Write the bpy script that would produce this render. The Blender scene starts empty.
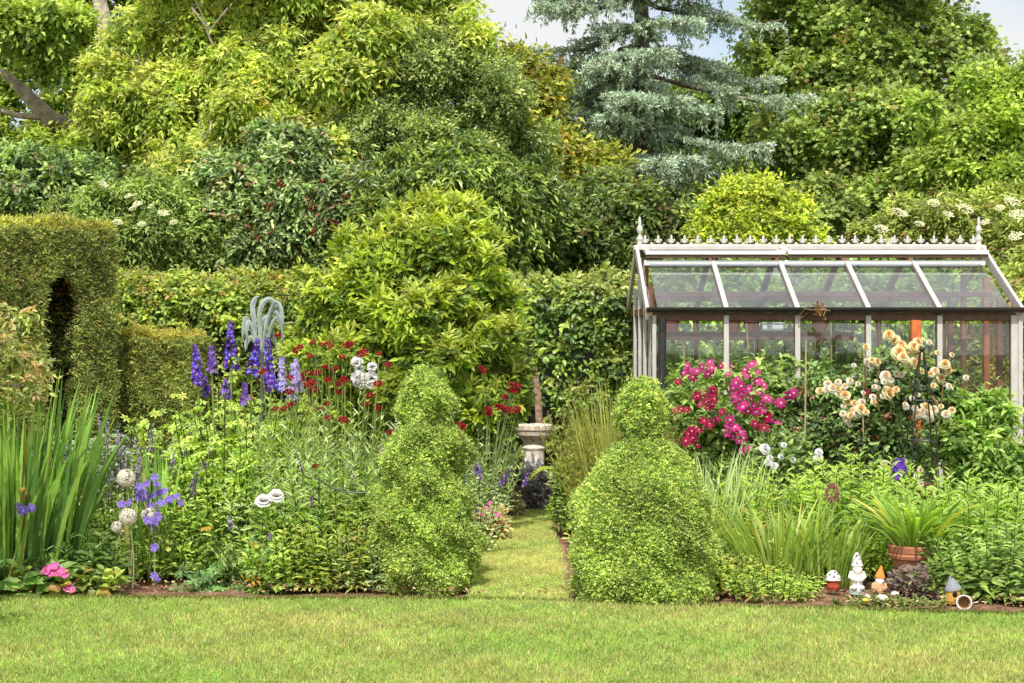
import bpy, math, random
import numpy as np
from mathutils import Vector, Matrix, Euler
random.seed(4)
SC = bpy.context.scene
COL = SC.collection
F, H, HY = 1700.0, 1.75, 320.0            # focal length in pixels, eye height, horizon row

def P(px, py, Y):
    """picture row/column at distance Y -> a point in the garden (metres)"""
    return np.array([(px - 512.0) * Y / F, Y, H + (HY - py) * Y / F])
def M(px, Y): return px * Y / F
def lin(r, g, b, k=1.0):
    f = lambda c: ((c / 255.0 + 0.055) / 1.055) ** 2.4 if c > 10 else c / 255.0 / 12.92
    return np.array([f(r), f(g), f(b)]) * k
def nrm(a): return a / (np.linalg.norm(a, axis=-1, keepdims=True) + 1e-9)
def RNG(s): return np.random.default_rng(s)

# ------------------------------------------------------------------ mesh builder
class G:
    def __init__(s): s.V = []; s.C = []; s.Fc = []; s.n = 0
    def add(s, V, faces, C, mat=0):
        V = np.asarray(V, float).reshape(-1, 3); n = len(V)
        C = np.asarray(C, float)
        if C.ndim == 1: C = np.tile(C, (n, 1))
        s.V.append(V); s.C.append(C)
        for f in faces:
            f = np.asarray(f, dtype=np.int64)
            if f.ndim == 1: f = f[None, :]
            s.Fc.append((f + s.n, mat))
        s.n += n
        return s
    def build(s, name, mats, parent=None, smooth=False, origin=None):
        if not isinstance(mats, (list, tuple)): mats = [mats]
        V = np.concatenate(s.V); C = np.concatenate(s.C)
        org = np.zeros(3)
        if parent is not None: org = np.array(world_loc(parent))
        elif origin is not None: org = np.array(origin, float)
        me = bpy.data.meshes.new(name)
        me.vertices.add(len(V)); me.vertices.foreach_set('co', (V - org).astype(np.float32).ravel())
        li = np.concatenate([f.ravel() for f, m in s.Fc])
        tot = np.concatenate([np.full(len(f), f.shape[1]) for f, m in s.Fc])
        mi = np.concatenate([np.full(len(f), m) for f, m in s.Fc])
        st = np.concatenate([[0], np.cumsum(tot)[:-1]])
        me.loops.add(len(li)); me.loops.foreach_set('vertex_index', li.astype(np.int32))
        me.polygons.add(len(tot)); me.polygons.foreach_set('loop_start', st.astype(np.int32))
        me.polygons.foreach_set('material_index', mi.astype(np.int32))
        me.polygons.foreach_set('use_smooth', np.full(len(tot), bool(smooth)))
        at = me.attributes.new('Col', 'FLOAT_COLOR', 'POINT')
        at.data.foreach_set('color', np.concatenate([C, np.ones((len(C), 1))], 1).astype(np.float32).ravel())
        me.update(calc_edges=True)
        for m in mats: me.materials.append(m)
        o = bpy.data.objects.new(name, me); COL.objects.link(o)
        if parent is not None: o.parent = parent
        elif origin is not None: o.location = org
        return o
LOC = {}
def world_loc(o): return LOC.get(o.name, (0, 0, 0))
def tag(o, label=None, cat=None, group=None, kind=None):
    if label: o['label'] = label
    if cat: o['category'] = cat
    if group: o['group'] = group
    if kind: o['kind'] = kind
    return o
def thing(name, label, cat, loc, group=None):
    o = bpy.data.objects.new(name, None); COL.objects.link(o)
    o.location = tuple(float(v) for v in loc); o.empty_display_size = .1
    LOC[o.name] = tuple(float(v) for v in loc)
    return tag(o, label, cat, group)
def as_part(o, parent):
    o.parent = parent; return o
def put(mesh_obj, parent, pos, facing=(0, 0, 1), s=1.0, spin=0.0, first=[None]):
    """a copy of mesh_obj as a part of parent, standing at world pos, its +Z turned to facing"""
    c = mesh_obj.copy(); COL.objects.link(c); c.parent = parent
    q = Vector(facing).to_track_quat('Z', 'Y')
    c.rotation_mode = 'QUATERNION'
    c.rotation_quaternion = q @ Euler((0, 0, spin)).to_quaternion()
    c.location = Vector([float(a - b) for a, b in zip(pos, world_loc(parent))])
    c.scale = (s, s, s)
    return c
PROTO = []
def proto(o): PROTO.append(o); return o

# ------------------------------------------------------------------ materials
def new_mat(name):
    m = bpy.data.materials.new(name); m.use_nodes = True
    nt = m.node_tree; nt.nodes.clear()
    return m, nt, nt.nodes, nt.links
def col_attr(nt, vary=.25, scale=6.0):
    N, L = nt.nodes, nt.links
    a = N.new('ShaderNodeAttribute'); a.attribute_name = 'Col'
    tc = N.new('ShaderNodeTexCoord')
    nz = N.new('ShaderNodeTexNoise'); nz.inputs['Scale'].default_value = scale; nz.inputs['Detail'].default_value = 3
    L.new(tc.outputs['Object'], nz.inputs['Vector'])
    mr = N.new('ShaderNodeMapRange'); mr.inputs['From Min'].default_value = .3; mr.inputs['From Max'].default_value = .7
    mr.inputs['To Min'].default_value = 1 - vary; mr.inputs['To Max'].default_value = 1 + vary
    L.new(nz.outputs['Fac'], mr.inputs['Value'])
    mx = N.new('ShaderNodeVectorMath'); mx.operation = 'SCALE'
    L.new(a.outputs['Color'], mx.inputs[0]); L.new(mr.outputs['Result'], mx.inputs['Scale'])
    return mx.outputs['Vector'], nz
def foliage_mat(name, rough=.5, spec=.35, transl=.35, tcol=(1.25, 1.3, .45), vary=.2, scale=5.):
    m, nt, N, L = new_mat(name)
    c, nz = col_attr(nt, vary, scale)
    b = N.new('ShaderNodeBsdfPrincipled'); b.inputs['Roughness'].default_value = rough
    b.inputs['Specular IOR Level'].default_value = spec
    L.new(c, b.inputs['Base Color'])
    t = N.new('ShaderNodeBsdfTranslucent')
    mu = N.new('ShaderNodeVectorMath'); mu.operation = 'MULTIPLY'; mu.inputs[1].default_value = tcol
    L.new(c, mu.inputs[0]); L.new(mu.outputs['Vector'], t.inputs['Color'])
    mix = N.new('ShaderNodeMixShader'); mix.inputs[0].default_value = transl
    L.new(b.outputs[0], mix.inputs[1]); L.new(t.outputs[0], mix.inputs[2])
    o = N.new('ShaderNodeOutputMaterial'); L.new(mix.outputs[0], o.inputs['Surface'])
    return m
def solid_mat(name, rough=.7, spec=.3, vary=.15, scale=20., bump=.2, bscale=60., metal=0., dist=.004):
    m, nt, N, L = new_mat(name)
    c, nz = col_attr(nt, vary, scale)
    b = N.new('ShaderNodeBsdfPrincipled'); b.inputs['Roughness'].default_value = rough
    b.inputs['Specular IOR Level'].default_value = spec; b.inputs['Metallic'].default_value = metal
    L.new(c, b.inputs['Base Color'])
    tc = N.new('ShaderNodeTexCoord'); n2 = N.new('ShaderNodeTexNoise')
    n2.inputs['Scale'].default_value = bscale; n2.inputs['Detail'].default_value = 5
    L.new(tc.outputs['Object'], n2.inputs['Vector'])
    bp = N.new('ShaderNodeBump'); bp.inputs['Strength'].default_value = bump; bp.inputs['Distance'].default_value = dist
    L.new(n2.outputs['Fac'], bp.inputs['Height']); L.new(bp.outputs[0], b.inputs['Normal'])
    o = N.new('ShaderNodeOutputMaterial'); L.new(b.outputs[0], o.inputs['Surface'])
    return m
LEAF = foliage_mat('leaf', rough=.45, spec=.5, transl=.4)
GLOSSY = foliage_mat('glossy_leaf', rough=.35, spec=.55, transl=.3)
CLIP = foliage_mat('clipped_leaf', rough=.45, spec=.45, transl=.38, vary=.22, scale=4.)
NEEDLE = foliage_mat('needle', rough=.6, spec=.25, transl=.15, tcol=(1.1, 1.1, .9))
GRASS = foliage_mat('grass_blade', rough=.55, spec=.25, transl=.35, vary=.12, scale=2.)
PETAL = foliage_mat('petal', rough=.6, spec=.2, transl=.35, tcol=(1.1, 1.0, 1.0), vary=.08)
BARK = solid_mat('bark', .9, .1, .35, 9., .9, 25., dist=.02)
WHITE = solid_mat('white_paint', .45, .4, .08, 12., .08, 90.)
CEDAR = solid_mat('cedar_wood', .6, .3, .25, 14., .25, 60.)
STONE = solid_mat('weathered_stone', .9, .15, .35, 22., .6, 55., dist=.008)
TERRA = solid_mat('terracotta', .8, .2, .18, 15., .2, 50.)
DARK = solid_mat('dark_metal', .45, .5, .15, 20., .15, 80.)
VERDI = solid_mat('verdigris_metal', .6, .4, .25, 14., .2, 40.)
GLAZE = solid_mat('painted_ceramic', .75, .25, .12, 25., .12, 60.)

def ground_mat(name, c1, c2, c3, s1, s2, bump=.6, dist=.03):
    m, nt, N, L = new_mat(name)
    tc = N.new('ShaderNodeTexCoord')
    n1 = N.new('ShaderNodeTexNoise'); n1.inputs['Scale'].default_value = s1; n1.inputs['Detail'].default_value = 4
    n2 = N.new('ShaderNodeTexNoise'); n2.inputs['Scale'].default_value = s2; n2.inputs['Detail'].default_value = 6
    for n in (n1, n2): L.new(tc.outputs['Object'], n.inputs['Vector'])
    r = N.new('ShaderNodeValToRGB')
    r.color_ramp.elements[0].position = .32; r.color_ramp.elements[0].color = (*c1, 1)
    r.color_ramp.elements[1].position = .7; r.color_ramp.elements[1].color = (*c3, 1)
    e = r.color_ramp.elements.new(.5); e.color = (*c2, 1)
    ad = N.new('ShaderNodeMath'); ad.operation = 'MULTIPLY_ADD'; ad.inputs[1].default_value = .5
    ad2 = N.new('ShaderNodeMath'); ad2.operation = 'MULTIPLY'; ad2.inputs[1].default_value = .5
    L.new(n2.outputs['Fac'], ad2.inputs[0]); L.new(n1.outputs['Fac'], ad.inputs[0]); L.new(ad2.outputs[0], ad.inputs[2])
    L.new(ad.outputs[0], r.inputs['Fac'])
    b = N.new('ShaderNodeBsdfPrincipled'); b.inputs['Roughness'].default_value = .95; b.inputs['Specular IOR Level'].default_value = .1
    L.new(r.outputs['Color'], b.inputs['Base Color'])
    bp = N.new('ShaderNodeBump'); bp.inputs['Strength'].default_value = bump; bp.inputs['Distance'].default_value = dist
    L.new(n2.outputs['Fac'], bp.inputs['Height']); L.new(bp.outputs[0], b.inputs['Normal'])
    o = N.new('ShaderNodeOutputMaterial'); L.new(b.outputs[0], o.inputs['Surface'])
    return m
def glass_mat(name, dirt=.07, refl=1.0, tint=(.93, .96, .95, 1), f0=.08):
    m, nt, N, L = new_mat(name)
    t = N.new('ShaderNodeBsdfTransparent'); t.inputs['Color'].default_value = tint
    g = N.new('ShaderNodeBsdfGlossy'); g.inputs['Roughness'].default_value = .015; g.inputs['Color'].default_value = (refl, refl, refl, 1)
    lw = N.new('ShaderNodeLayerWeight'); pw = N.new('ShaderNodeMath'); pw.operation = 'POWER'; pw.inputs[1].default_value = 4.
    fr = N.new('ShaderNodeMath'); fr.operation = 'MULTIPLY_ADD'; fr.inputs[1].default_value = .7; fr.inputs[2].default_value = f0
    L.new(lw.outputs['Facing'], pw.inputs[0]); L.new(pw.outputs[0], fr.inputs[0])
    mx = N.new('ShaderNodeMixShader'); L.new(fr.outputs[0], mx.inputs[0]); L.new(t.outputs[0], mx.inputs[1]); L.new(g.outputs[0], mx.inputs[2])
    d = N.new('ShaderNodeBsdfDiffuse'); d.inputs['Color'].default_value = (.62, .64, .68, 1)
    tc = N.new('ShaderNodeTexCoord'); nz = N.new('ShaderNodeTexNoise'); nz.inputs['Scale'].default_value = 3.; nz.inputs['Detail'].default_value = 5
    L.new(tc.outputs['Object'], nz.inputs['Vector'])
    mr = N.new('ShaderNodeMapRange'); mr.inputs['From Min'].default_value = .35; mr.inputs['From Max'].default_value = .7
    mr.inputs['To Min'].default_value = dirt * .4; mr.inputs['To Max'].default_value = dirt * 1.8
    L.new(nz.outputs['Fac'], mr.inputs['Value'])
    m2 = N.new('ShaderNodeMixShader'); L.new(mr.outputs[0], m2.inputs[0]); L.new(mx.outputs[0], m2.inputs[1]); L.new(d.outputs[0], m2.inputs[2])
    o = N.new('ShaderNodeOutputMaterial'); L.new(m2.outputs[0], o.inputs['Surface'])
    return m
WALLGLASS = glass_mat('wall_glass', .012)
ROOFGLASS = glass_mat('roof_glass', .035, tint=(.66, .73, .82, 1), f0=.14)

# ------------------------------------------------------------------ leaf templates  (u along, v across, w out of the blade)
T = {
 'dia': ([(0,0,0),(.42,.5,.07),(1,0,-.1),(.42,-.5,.07)], [[(0,1,2),(0,2,3)]]),
 'leaf': ([(0,0,0),(.28,.42,.07),(.66,.36,.03),(1,0,-.16),(.66,-.36,.03),(.28,-.42,.07),(.34,0,0),(.7,0,-.05)],
          [[(0,6,1),(7,3,2),(0,5,6),(7,4,3)], [(6,7,2,1),(6,5,4,7)]]),
 'strap': ([(0,.25,0),(.35,.5,.04),(.75,.36,-.04),(1,0,-.2),(.75,-.36,-.04),(.35,-.5,.04),(0,-.25,0)],
           [[(2,3,4)], [(0,1,5,6),(1,2,4,5)]]),
}
def _star(n, rin, off=0., depth=.06):
    v = [(.5, 0, 0)]; k = 2 * n
    for i in range(k):
        a = math.pi * 2 * i / k + off; r = .5 if i % 2 == 0 else rin
        v.append((.5 - r * math.cos(a), r * math.sin(a), -depth if i % 2 == 0 else depth * .3))
    return (v, [[(0, 1 + i, 1 + (i + 1) % k) for i in range(k)]])
T['maple'] = _star(5, .27, math.pi / 5)
def _palm(n=6):
    v = []; f = []
    for i in range(n):
        a = math.pi * 2 * i / n + .3; ca, sa = math.cos(a), math.sin(a); b = len(v)
        for (u, w, z) in [(0.02,0,0),(.3,.1,.03),(.5,0,-.06),(.3,-.1,.03)]:
            v.append((.5 + u * ca - w * sa, u * sa + w * ca, z))
        f += [(b, b+1, b+2), (b, b+2, b+3)]
    return (v, [f])
T['palm'] = _palm()
def leaves(g, tmpl, pos, axis, normal, L, W, C, mat=0, tipcol=1.0):
    tv, tf = T[tmpl]; tv = np.array(tv); k = len(tv); n = len(pos)
    if n == 0: return
    axis = nrm(axis); side = nrm(np.cross(normal, axis)); nn = np.cross(axis, side)
    L = np.broadcast_to(np.asarray(L, float), (n,)); W = np.broadcast_to(np.asarray(W, float), (n,))
    V = (pos[:, None, :] + axis[:, None, :] * (tv[None, :, 0:1] * L[:, None, None])
         + side[:, None, :] * (tv[None, :, 1:2] * W[:, None, None]) + nn[:, None, :] * (tv[None, :, 2:3] * L[:, None, None]))
    Cv = np.repeat(C, k, 0) if np.ndim(C) == 2 else np.tile(C, (n * k, 1))
    if tipcol != 1.0:
        gr = 1 + (tipcol - 1) * np.tile(tv[:, 0], n); Cv = Cv * gr[:, None]
    base = (np.arange(n) * k)[:, None, None]
    g.add(V.reshape(-1, 3), [(np.array(f)[None] + base).reshape(-1, len(f[0])) for f in tf], Cv, mat)
def pick(rng, pal, n):
    """pal: list of (weight, colour)"""
    w = np.array([p[0] for p in pal], float); w /= w.sum()
    return np.array([p[1] for p in pal])[rng.choice(len(pal), n, p=w)]

# ------------------------------------------------------------------ lobes and leafy crowns
def lob(px, py, Y, rx, ry, rd=None):
    return (P(px, py, Y), np.array([M(rx, Y), rd if rd else M(rx, Y) * .8, M(ry, Y)]))
def bumpy(rng, lobes, m, fr=(.3, .5), core=.72):
    out = []
    for c, r in lobes:
        out.append((c, r * core))
        for i in range(m):
            d = rng.normal(size=3); d /= np.linalg.norm(d)
            if d[1] > .3: d[1] *= -1
            f = rng.uniform(*fr); q = np.cbrt(r.prod()) * f * rng.uniform(.6, 1.2)
            out.append((c + d * r * rng.uniform(.72, 1.12) * (1 - f * .45), q * rng.uniform(.7, 1.3, 3) * np.array([1.15, 1, .8])))
    return out
def clumpy(rng, lobes, m, size=(.17, .34), core=.4):
    out = []
    for c, r in lobes:
        out.append((c + np.array([0, r[1] * .25, 0]), r * core))
        q = np.cbrt(r.prod())
        for i in range(m):
            d = rng.normal(size=3); d /= np.linalg.norm(d)
            if d[1] > .35: d[1] *= -1
            f = rng.uniform(*size)
            stray = rng.random() < .2
            if stray: d[2] = abs(d[2]) * .8; f *= .7
            out.append((c + d * r * (rng.uniform(1.05, 1.38) if stray else rng.uniform(.45, 1.12) ** .7), q * f * rng.uniform(.75, 1.25, 3) * np.array([1.25, 1.1, .72])))
    return out
def shell(rng, lobes, n, lo=.7, hi=1.05, cut=.6, back=.35, zmin=.03):
    C = np.array([c for c, r in lobes]); R = np.array([r for c, r in lobes])
    w = (R[:, 0] * R[:, 2] + R[:, 0] * R[:, 1] + R[:, 1] * R[:, 2]); w = w / w.sum()
    pts = []; outs = []; got = 0
    for _ in range(12):
        m = int((n - got) * 1.8) + 50
        i = rng.choice(len(C), m, p=w); d = nrm(rng.normal(size=(m, 3)))
        keep = (d[:, 1] < back) | (rng.random(m) < .25)
        i = i[keep]; d = d[keep]; m = len(i)
        s = 1 - (1 - lo / hi) * rng.random(m) ** 1.6; s *= hi
        p = C[i] + R[i] * d * s[:, None]; o = nrm(d / R[i])
        q = np.linalg.norm((p[:, None, :] - C[None]) / R[None], axis=2); q[np.arange(m), i] = 9
        ok = (q.min(1) > cut) & (p[:, 2] > zmin)
        pts.append(p[ok]); outs.append(o[ok]); got += ok.sum()
        if got >= n: break
    return np.concatenate(pts)[:n], np.concatenate(outs)[:n]
UP = np.array([0, 0, 1.0])
LIGHT = np.array([-.12, -.72, .68])      # leaves turn their faces to the sun
def spray(g, rng, pts, outs, tmpl='dia', twig=.15, k=6, L=(.06, .1), wr=.5, droop=.3, up=.8, outw=.5, rnd=.5, pal=None,
          tip=None, tipw=.0, jit=.22, mat=0, rise=.2, tipcol=1.0, patch=.13):
    n = len(pts)
    d = nrm(outs + rng.normal(size=(n, 3)) * .55 + UP * rise)
    side = nrm(np.cross(d, UP + rng.normal(size=(n, 3)) * .4))
    c0 = pick(rng, pal, n) * (1 + rng.normal(size=(n, 1)) * jit * 1.25)
    if tip is not None:
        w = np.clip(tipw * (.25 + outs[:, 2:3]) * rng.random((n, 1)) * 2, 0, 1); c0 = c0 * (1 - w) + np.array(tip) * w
    c0 = c0 * (1 + patch * np.sin(pts @ np.array([[2.1], [1.3], [2.9]]) + np.sin(pts @ np.array([[3.7], [-2.2], [1.1]])) * 1.5))
    c0 = np.clip(c0, .004, .9)
    tl = twig * rng.uniform(.6, 1.3, (n, 1))
    for j in range(k):
        t = (j + .6) / k
        p = pts + d * tl * (t - .4) - UP * (droop * tl * t * t)
        s = 1.0 if j % 2 else -1.0
        last = j == k - 1
        ax = d * (1. if last else .55) + side * (0 if last else s * .8) + rng.normal(size=(n, 3)) * .3 - UP * droop * .9
        nn = UP * up * .6 + outs * outw + LIGHT * .55 + rng.normal(size=(n, 3)) * rnd
        ll = rng.uniform(L[0], L[1], n) * (1 - .25 * (t - .5))
        leaves(g, tmpl, p + rng.normal(size=(n, 3)) * twig * .06, ax, nn, ll, ll * wr, np.clip(c0 * (1 + rng.normal(size=(n, 1)) * .12), .004, .95), mat, tipcol)
def tube(g, pts, rad, C, sides=8, mat=0, rng=None, cap=True):
    pts = np.array(pts, float); n = len(pts); rad = np.broadcast_to(np.asarray(rad, float), (n,))
    t = np.gradient(pts, axis=0) if n > 2 else np.tile(pts[-1] - pts[0], (n, 1)); t = nrm(t)
    ref = np.where(np.abs(t[:, 2:3]) > .9, np.array([[1., 0, 0]]), np.array([[0, 0, 1.]]))
    if abs(t[0][2]) > .7: ref = np.tile(np.array([[0., 1., 0]]), (n, 1))
    elif np.all(np.abs(t[:, 2]) < .95): ref = np.tile(UP, (n, 1))
    a = nrm(np.cross(t, ref)); b = np.cross(t, a)
    th = np.arange(sides) * 2 * math.pi / sides
    V = pts[:, None] + (a[:, None] * np.cos(th)[None, :, None] + b[:, None] * np.sin(th)[None, :, None]) * rad[:, None, None]
    if rng is not None: V = V + rng.normal(size=V.shape) * rad[:, None, None] * .07
    i = np.arange(n - 1)[:, None] * sides; j = np.arange(sides)[None]; j2 = (j + 1) % sides
    f = np.stack([i + j, i + j2, i + j2 + sides, i + j + sides], -1).reshape(-1, 4)
    faces = [f]
    if cap: faces += [np.arange(sides)[None, ::-1], ((n - 1) * sides + np.arange(sides))[None]]
    g.add(V.reshape(-1, 3), faces, C, mat)
def curve(p0, p1, n=8, bend=(0, 0, 0), wob=0., rng=None):
    t = np.linspace(0, 1, n)[:, None]; p0 = np.array(p0, float); p1 = np.array(p1, float)
    p = p0 * (1 - t) + p1 * t + np.array(bend) * (4 * t * (1 - t))
    if wob and rng is not None: p[1:-1] += rng.normal(size=(n - 2, 3)) * wob
    return p
def lathe(g, prof, C, at=(0, 0, 0), seg=20, mat=0, caps=True):
    prof = np.array(prof, float); n = len(prof); th = np.arange(seg) * 2 * math.pi / seg
    V = np.stack([prof[:, 1:2] * np.cos(th), prof[:, 1:2] * np.sin(th), np.repeat(prof[:, 0:1], seg, 1)], -1).reshape(-1, 3) + np.array(at)
    i = np.arange(n - 1)[:, None] * seg; j = np.arange(seg)[None]; j2 = (j + 1) % seg
    faces = [np.stack([i + j, i + j2, i + j2 + seg, i + j + seg], -1).reshape(-1, 4)]
    if caps: faces += [np.arange(seg)[None, ::-1], ((n - 1) * seg + np.arange(seg))[None]]
    Cc = np.array(C, float)
    if Cc.ndim == 2: Cc = np.repeat(Cc, seg, 0)
    g.add(V, faces, Cc, mat)
def ball(g, c, r, C, seg=12, rings=8, mat=0):
    c = np.array(c, float); r = np.broadcast_to(np.asarray(r, float), (3,))
    th = np.linspace(0, math.pi, rings + 1)
    ph = np.arange(seg) * 2 * math.pi / seg
    V = np.stack([np.sin(th)[:, None] * np.cos(ph), np.sin(th)[:, None] * np.sin(ph), np.repeat(np.cos(th)[:, None], seg, 1)], -1) * r + c
    i = np.arange(rings)[:, None] * seg; j = np.arange(seg)[None]; j2 = (j + 1) % seg
    g.add(V.reshape(-1, 3), [np.stack([i + j, i + j + seg, i + j2 + seg, i + j2], -1).reshape(-1, 4)], C, mat)
def beam(g, p0, p1, w, d, C, up=(0, 0, 1), mat=0, bev=.0):
    """rectangular bar from p0 to p1; w across, d along 'up'"""
    p0 = np.array(p0, float); p1 = np.array(p1, float); t = nrm(p1 - p0)
    a = nrm(np.cross(t, np.array(up, float))); b = np.cross(a, t)
    bv = min(w, d) * .12
    ring = [(-w/2+bv,-d/2),(w/2-bv,-d/2),(w/2,-d/2+bv),(w/2,d/2-bv),(w/2-bv,d/2),(-w/2+bv,d/2),(-w/2,d/2-bv),(-w/2,-d/2+bv)]
    V = [p + a * x + b * y for p in (p0, p1) for x, y in ring]
    k = 8
    g.add(V, [[(i, (i+1) % k, (i+1) % k + k, i + k) for i in range(k)], np.arange(k)[None, ::-1], (np.arange(k) + k)[None]], C, mat)

# ------------------------------------------------------------------ other plant builders
def blades(g, rng, base, n, h, spread=.08, lean=.35, width=.02, curl=.5, pal=None, seg=7, dirbias=(0, 0), mat=0, jit=.15):
    base = np.array(base, float)
    ang = rng.random(n) * 2 * math.pi
    b = base + np.stack([np.cos(ang), np.sin(ang), 0 * ang], 1) * (spread * np.sqrt(rng.random(n)))[:, None]
    d = np.stack([np.cos(ang) + dirbias[0], np.sin(ang) + dirbias[1], 0 * ang], 1) * (lean * rng.uniform(.3, 1.2, n))[:, None] + rng.normal(size=(n, 3)) * .05 * np.array([1, 1, 0])
    hh = rng.uniform(h[0], h[1], n); cu = curl * rng.uniform(.3, 1.3, n)
    t = np.linspace(0, 1, seg)
    x = b[:, None] + d[:, None] * (hh[:, None] * (t[None] * .6 + cu[:, None] * t[None] ** 2.4))[:, :, None]
    x[:, :, 2] = b[:, 2:3] + hh[:, None] * (t[None] - .45 * cu[:, None] * (np.linalg.norm(d, axis=1)[:, None] / max(lean, .01)) * t[None] ** 3)
    wv = rng.uniform(0, 2 * math.pi, n); sd = np.stack([np.cos(wv), np.sin(wv) * .6, 0 * wv], 1)
    w = width * rng.uniform(.7, 1.2, n)
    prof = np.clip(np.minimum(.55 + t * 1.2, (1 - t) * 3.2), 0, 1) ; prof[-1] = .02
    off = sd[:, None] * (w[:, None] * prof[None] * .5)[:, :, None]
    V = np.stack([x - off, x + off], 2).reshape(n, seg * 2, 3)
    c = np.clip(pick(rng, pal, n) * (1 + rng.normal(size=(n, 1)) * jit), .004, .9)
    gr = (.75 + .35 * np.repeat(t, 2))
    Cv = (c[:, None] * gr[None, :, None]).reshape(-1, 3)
    i = np.arange(seg - 1)[:, None] * 2
    q = np.concatenate([i, i + 1, i + 3, i + 2], 1)
    f = (q[None] + (np.arange(n) * seg * 2)[:, None, None]).reshape(-1, 4)
    g.add(V.reshape(-1, 3), [f], Cv, mat)
def stems(g, rng, base, n, h, rad=.2, lean=.12, leafL=(.06, .1), wr=.28, per=16, pal=None, t0=.15, stemc=None, up=.5, tmpl='leaf',
          r=.004, droop=.25, mat=0, whorl=2, jit=.15, tipc=None, ell=(1, 1), bias=(0, 0)):
    """upright leafy stems; returns their tips"""
    base = np.array(base, float); stemc = lin(110, 130, 60, .45) if stemc is None else stemc
    a = rng.random(n) * 2 * math.pi; q = np.sqrt(rng.random(n))
    off = np.stack([np.cos(a) * ell[0], np.sin(a) * ell[1], 0 * a], 1) * q[:, None]
    b = base + off * rad
    hh = rng.uniform(h[0], h[1], n) * (1 - .25 * q)
    tip = b + (off * lean + np.array([bias[0], bias[1], 0])) * hh[:, None] * 2 + rng.normal(size=(n, 3)) * .03 * hh[:, None]; tip[:, 2] = b[:, 2] + hh
    for i in range(n):
        tube(g, curve(b[i], tip[i], 5, rng.normal(size=3) * .015 * hh[i]), np.linspace(r, r * .5, 5), stemc, 4, mat, cap=False)
    if per:
        m = per
        t = np.linspace(t0, 1, m)[None] + rng.normal(size=(n, m)) * .01
        for w in range(whorl):
            p = b[:, None] + (tip - b)[:, None] * t[:, :, None]
            th = rng.random((n, 1)) * 6.28 + np.arange(m)[None] * 2.4 + w * 2 * math.pi / whorl
            ax = np.stack([np.cos(th), np.sin(th), up + (t - .5) * .9 + rng.normal(size=th.shape) * .2 - droop], -1)
            nn = np.stack([-np.cos(th) * .5, -np.sin(th) * .5, .35 * np.ones_like(th)], -1) + LIGHT * 1.1 + rng.normal(size=(n, m, 3)) * .4
            LL = rng.uniform(leafL[0], leafL[1], (n, m)) * (1.1 - .55 * np.clip(t, 0, 1) ** 3)
            c = pick(rng, pal, n * m) * (1 + rng.normal(size=(n * m, 1)) * jit)
            if tipc is not None:
                k = (np.clip(t, 0, 1) ** 3).reshape(-1, 1) * .8; c = c * (1 - k) + np.array(tipc) * k
            leaves(g, tmpl, p.reshape(-1, 3), ax.reshape(-1, 3), nn.reshape(-1, 3), LL.ravel(), LL.ravel() * wr, np.clip(c, .004, .9), mat)
    return tip
def profile_bush(g, rng, cx, cy, prof, n, L=(.015, .026), wr=.6, pal=None, depth=.05, noise=.03, ratio=1.0, k=3, jit=.2, sq=1.0, core=True, tw=.022, spots=None, wob=0.):
    """clipped bush: surface of revolution r(z) covered in small leaves"""
    pz = np.array([p[0] for p in prof]); pr = np.array([p[1] for p in prof])
    zz = np.linspace(pz[0], pz[-1], 400); rr = np.interp(zz, pz, pr)
    dr = np.gradient(rr, zz); ds = np.sqrt(1 + dr ** 2) * np.maximum(rr, .01); cdf = np.cumsum(ds); cdf /= cdf[-1]
    z = np.interp(rng.random(n), cdf, zz); r = np.interp(z, zz, rr); s = np.interp(z, zz, dr)
    th = rng.random(n) * 2 * math.pi
    keep = (np.sin(th) < .45) | (rng.random(n) < .4); z, r, s, th = z[keep], r[keep], s[keep], th[keep]; m = len(z)
    e = 1.0
    if sq != 1.0: e = (np.abs(np.cos(th)) ** sq + np.abs(np.sin(th)) ** sq) ** (-1 / sq)
    lump = noise * (np.sin(th * 3 + z * 9) + np.sin(th * 5 - z * 14 + 1) + np.sin(th * 2 + z * 21 + 2) + .7 * np.sin(th * 11 + z * 31)) * .5
    R = np.maximum(r * e + lump - depth * rng.random(m) ** 1.8 + rng.exponential(.008, m), .005)
    p = np.stack([cx + wob * np.sin(z * 6.5 + .6) * np.clip(z * 3, 0, 1) + R * np.cos(th), cy + R * np.sin(th) * ratio, z], 1)
    o = nrm(np.stack([np.cos(th), np.sin(th), -s], 1))
    if spots is not None:
        pal2, amt = spots
    spray(g, rng, p, o, 'dia', tw, k, L, wr, .1, .45, .7, .6, pal, jit=jit, rise=.3, patch=.07)
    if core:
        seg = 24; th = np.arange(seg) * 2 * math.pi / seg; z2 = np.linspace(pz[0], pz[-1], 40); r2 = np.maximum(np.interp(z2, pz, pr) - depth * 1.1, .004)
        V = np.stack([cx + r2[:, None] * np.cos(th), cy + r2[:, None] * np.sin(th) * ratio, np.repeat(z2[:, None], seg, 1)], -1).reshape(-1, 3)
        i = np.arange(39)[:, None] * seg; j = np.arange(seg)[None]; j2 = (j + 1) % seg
        g.add(V, [np.stack([i + j, i + j2, i + j2 + seg, i + j + seg], -1).reshape(-1, 4)], np.array(pal[0][1]) * .35)
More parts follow.
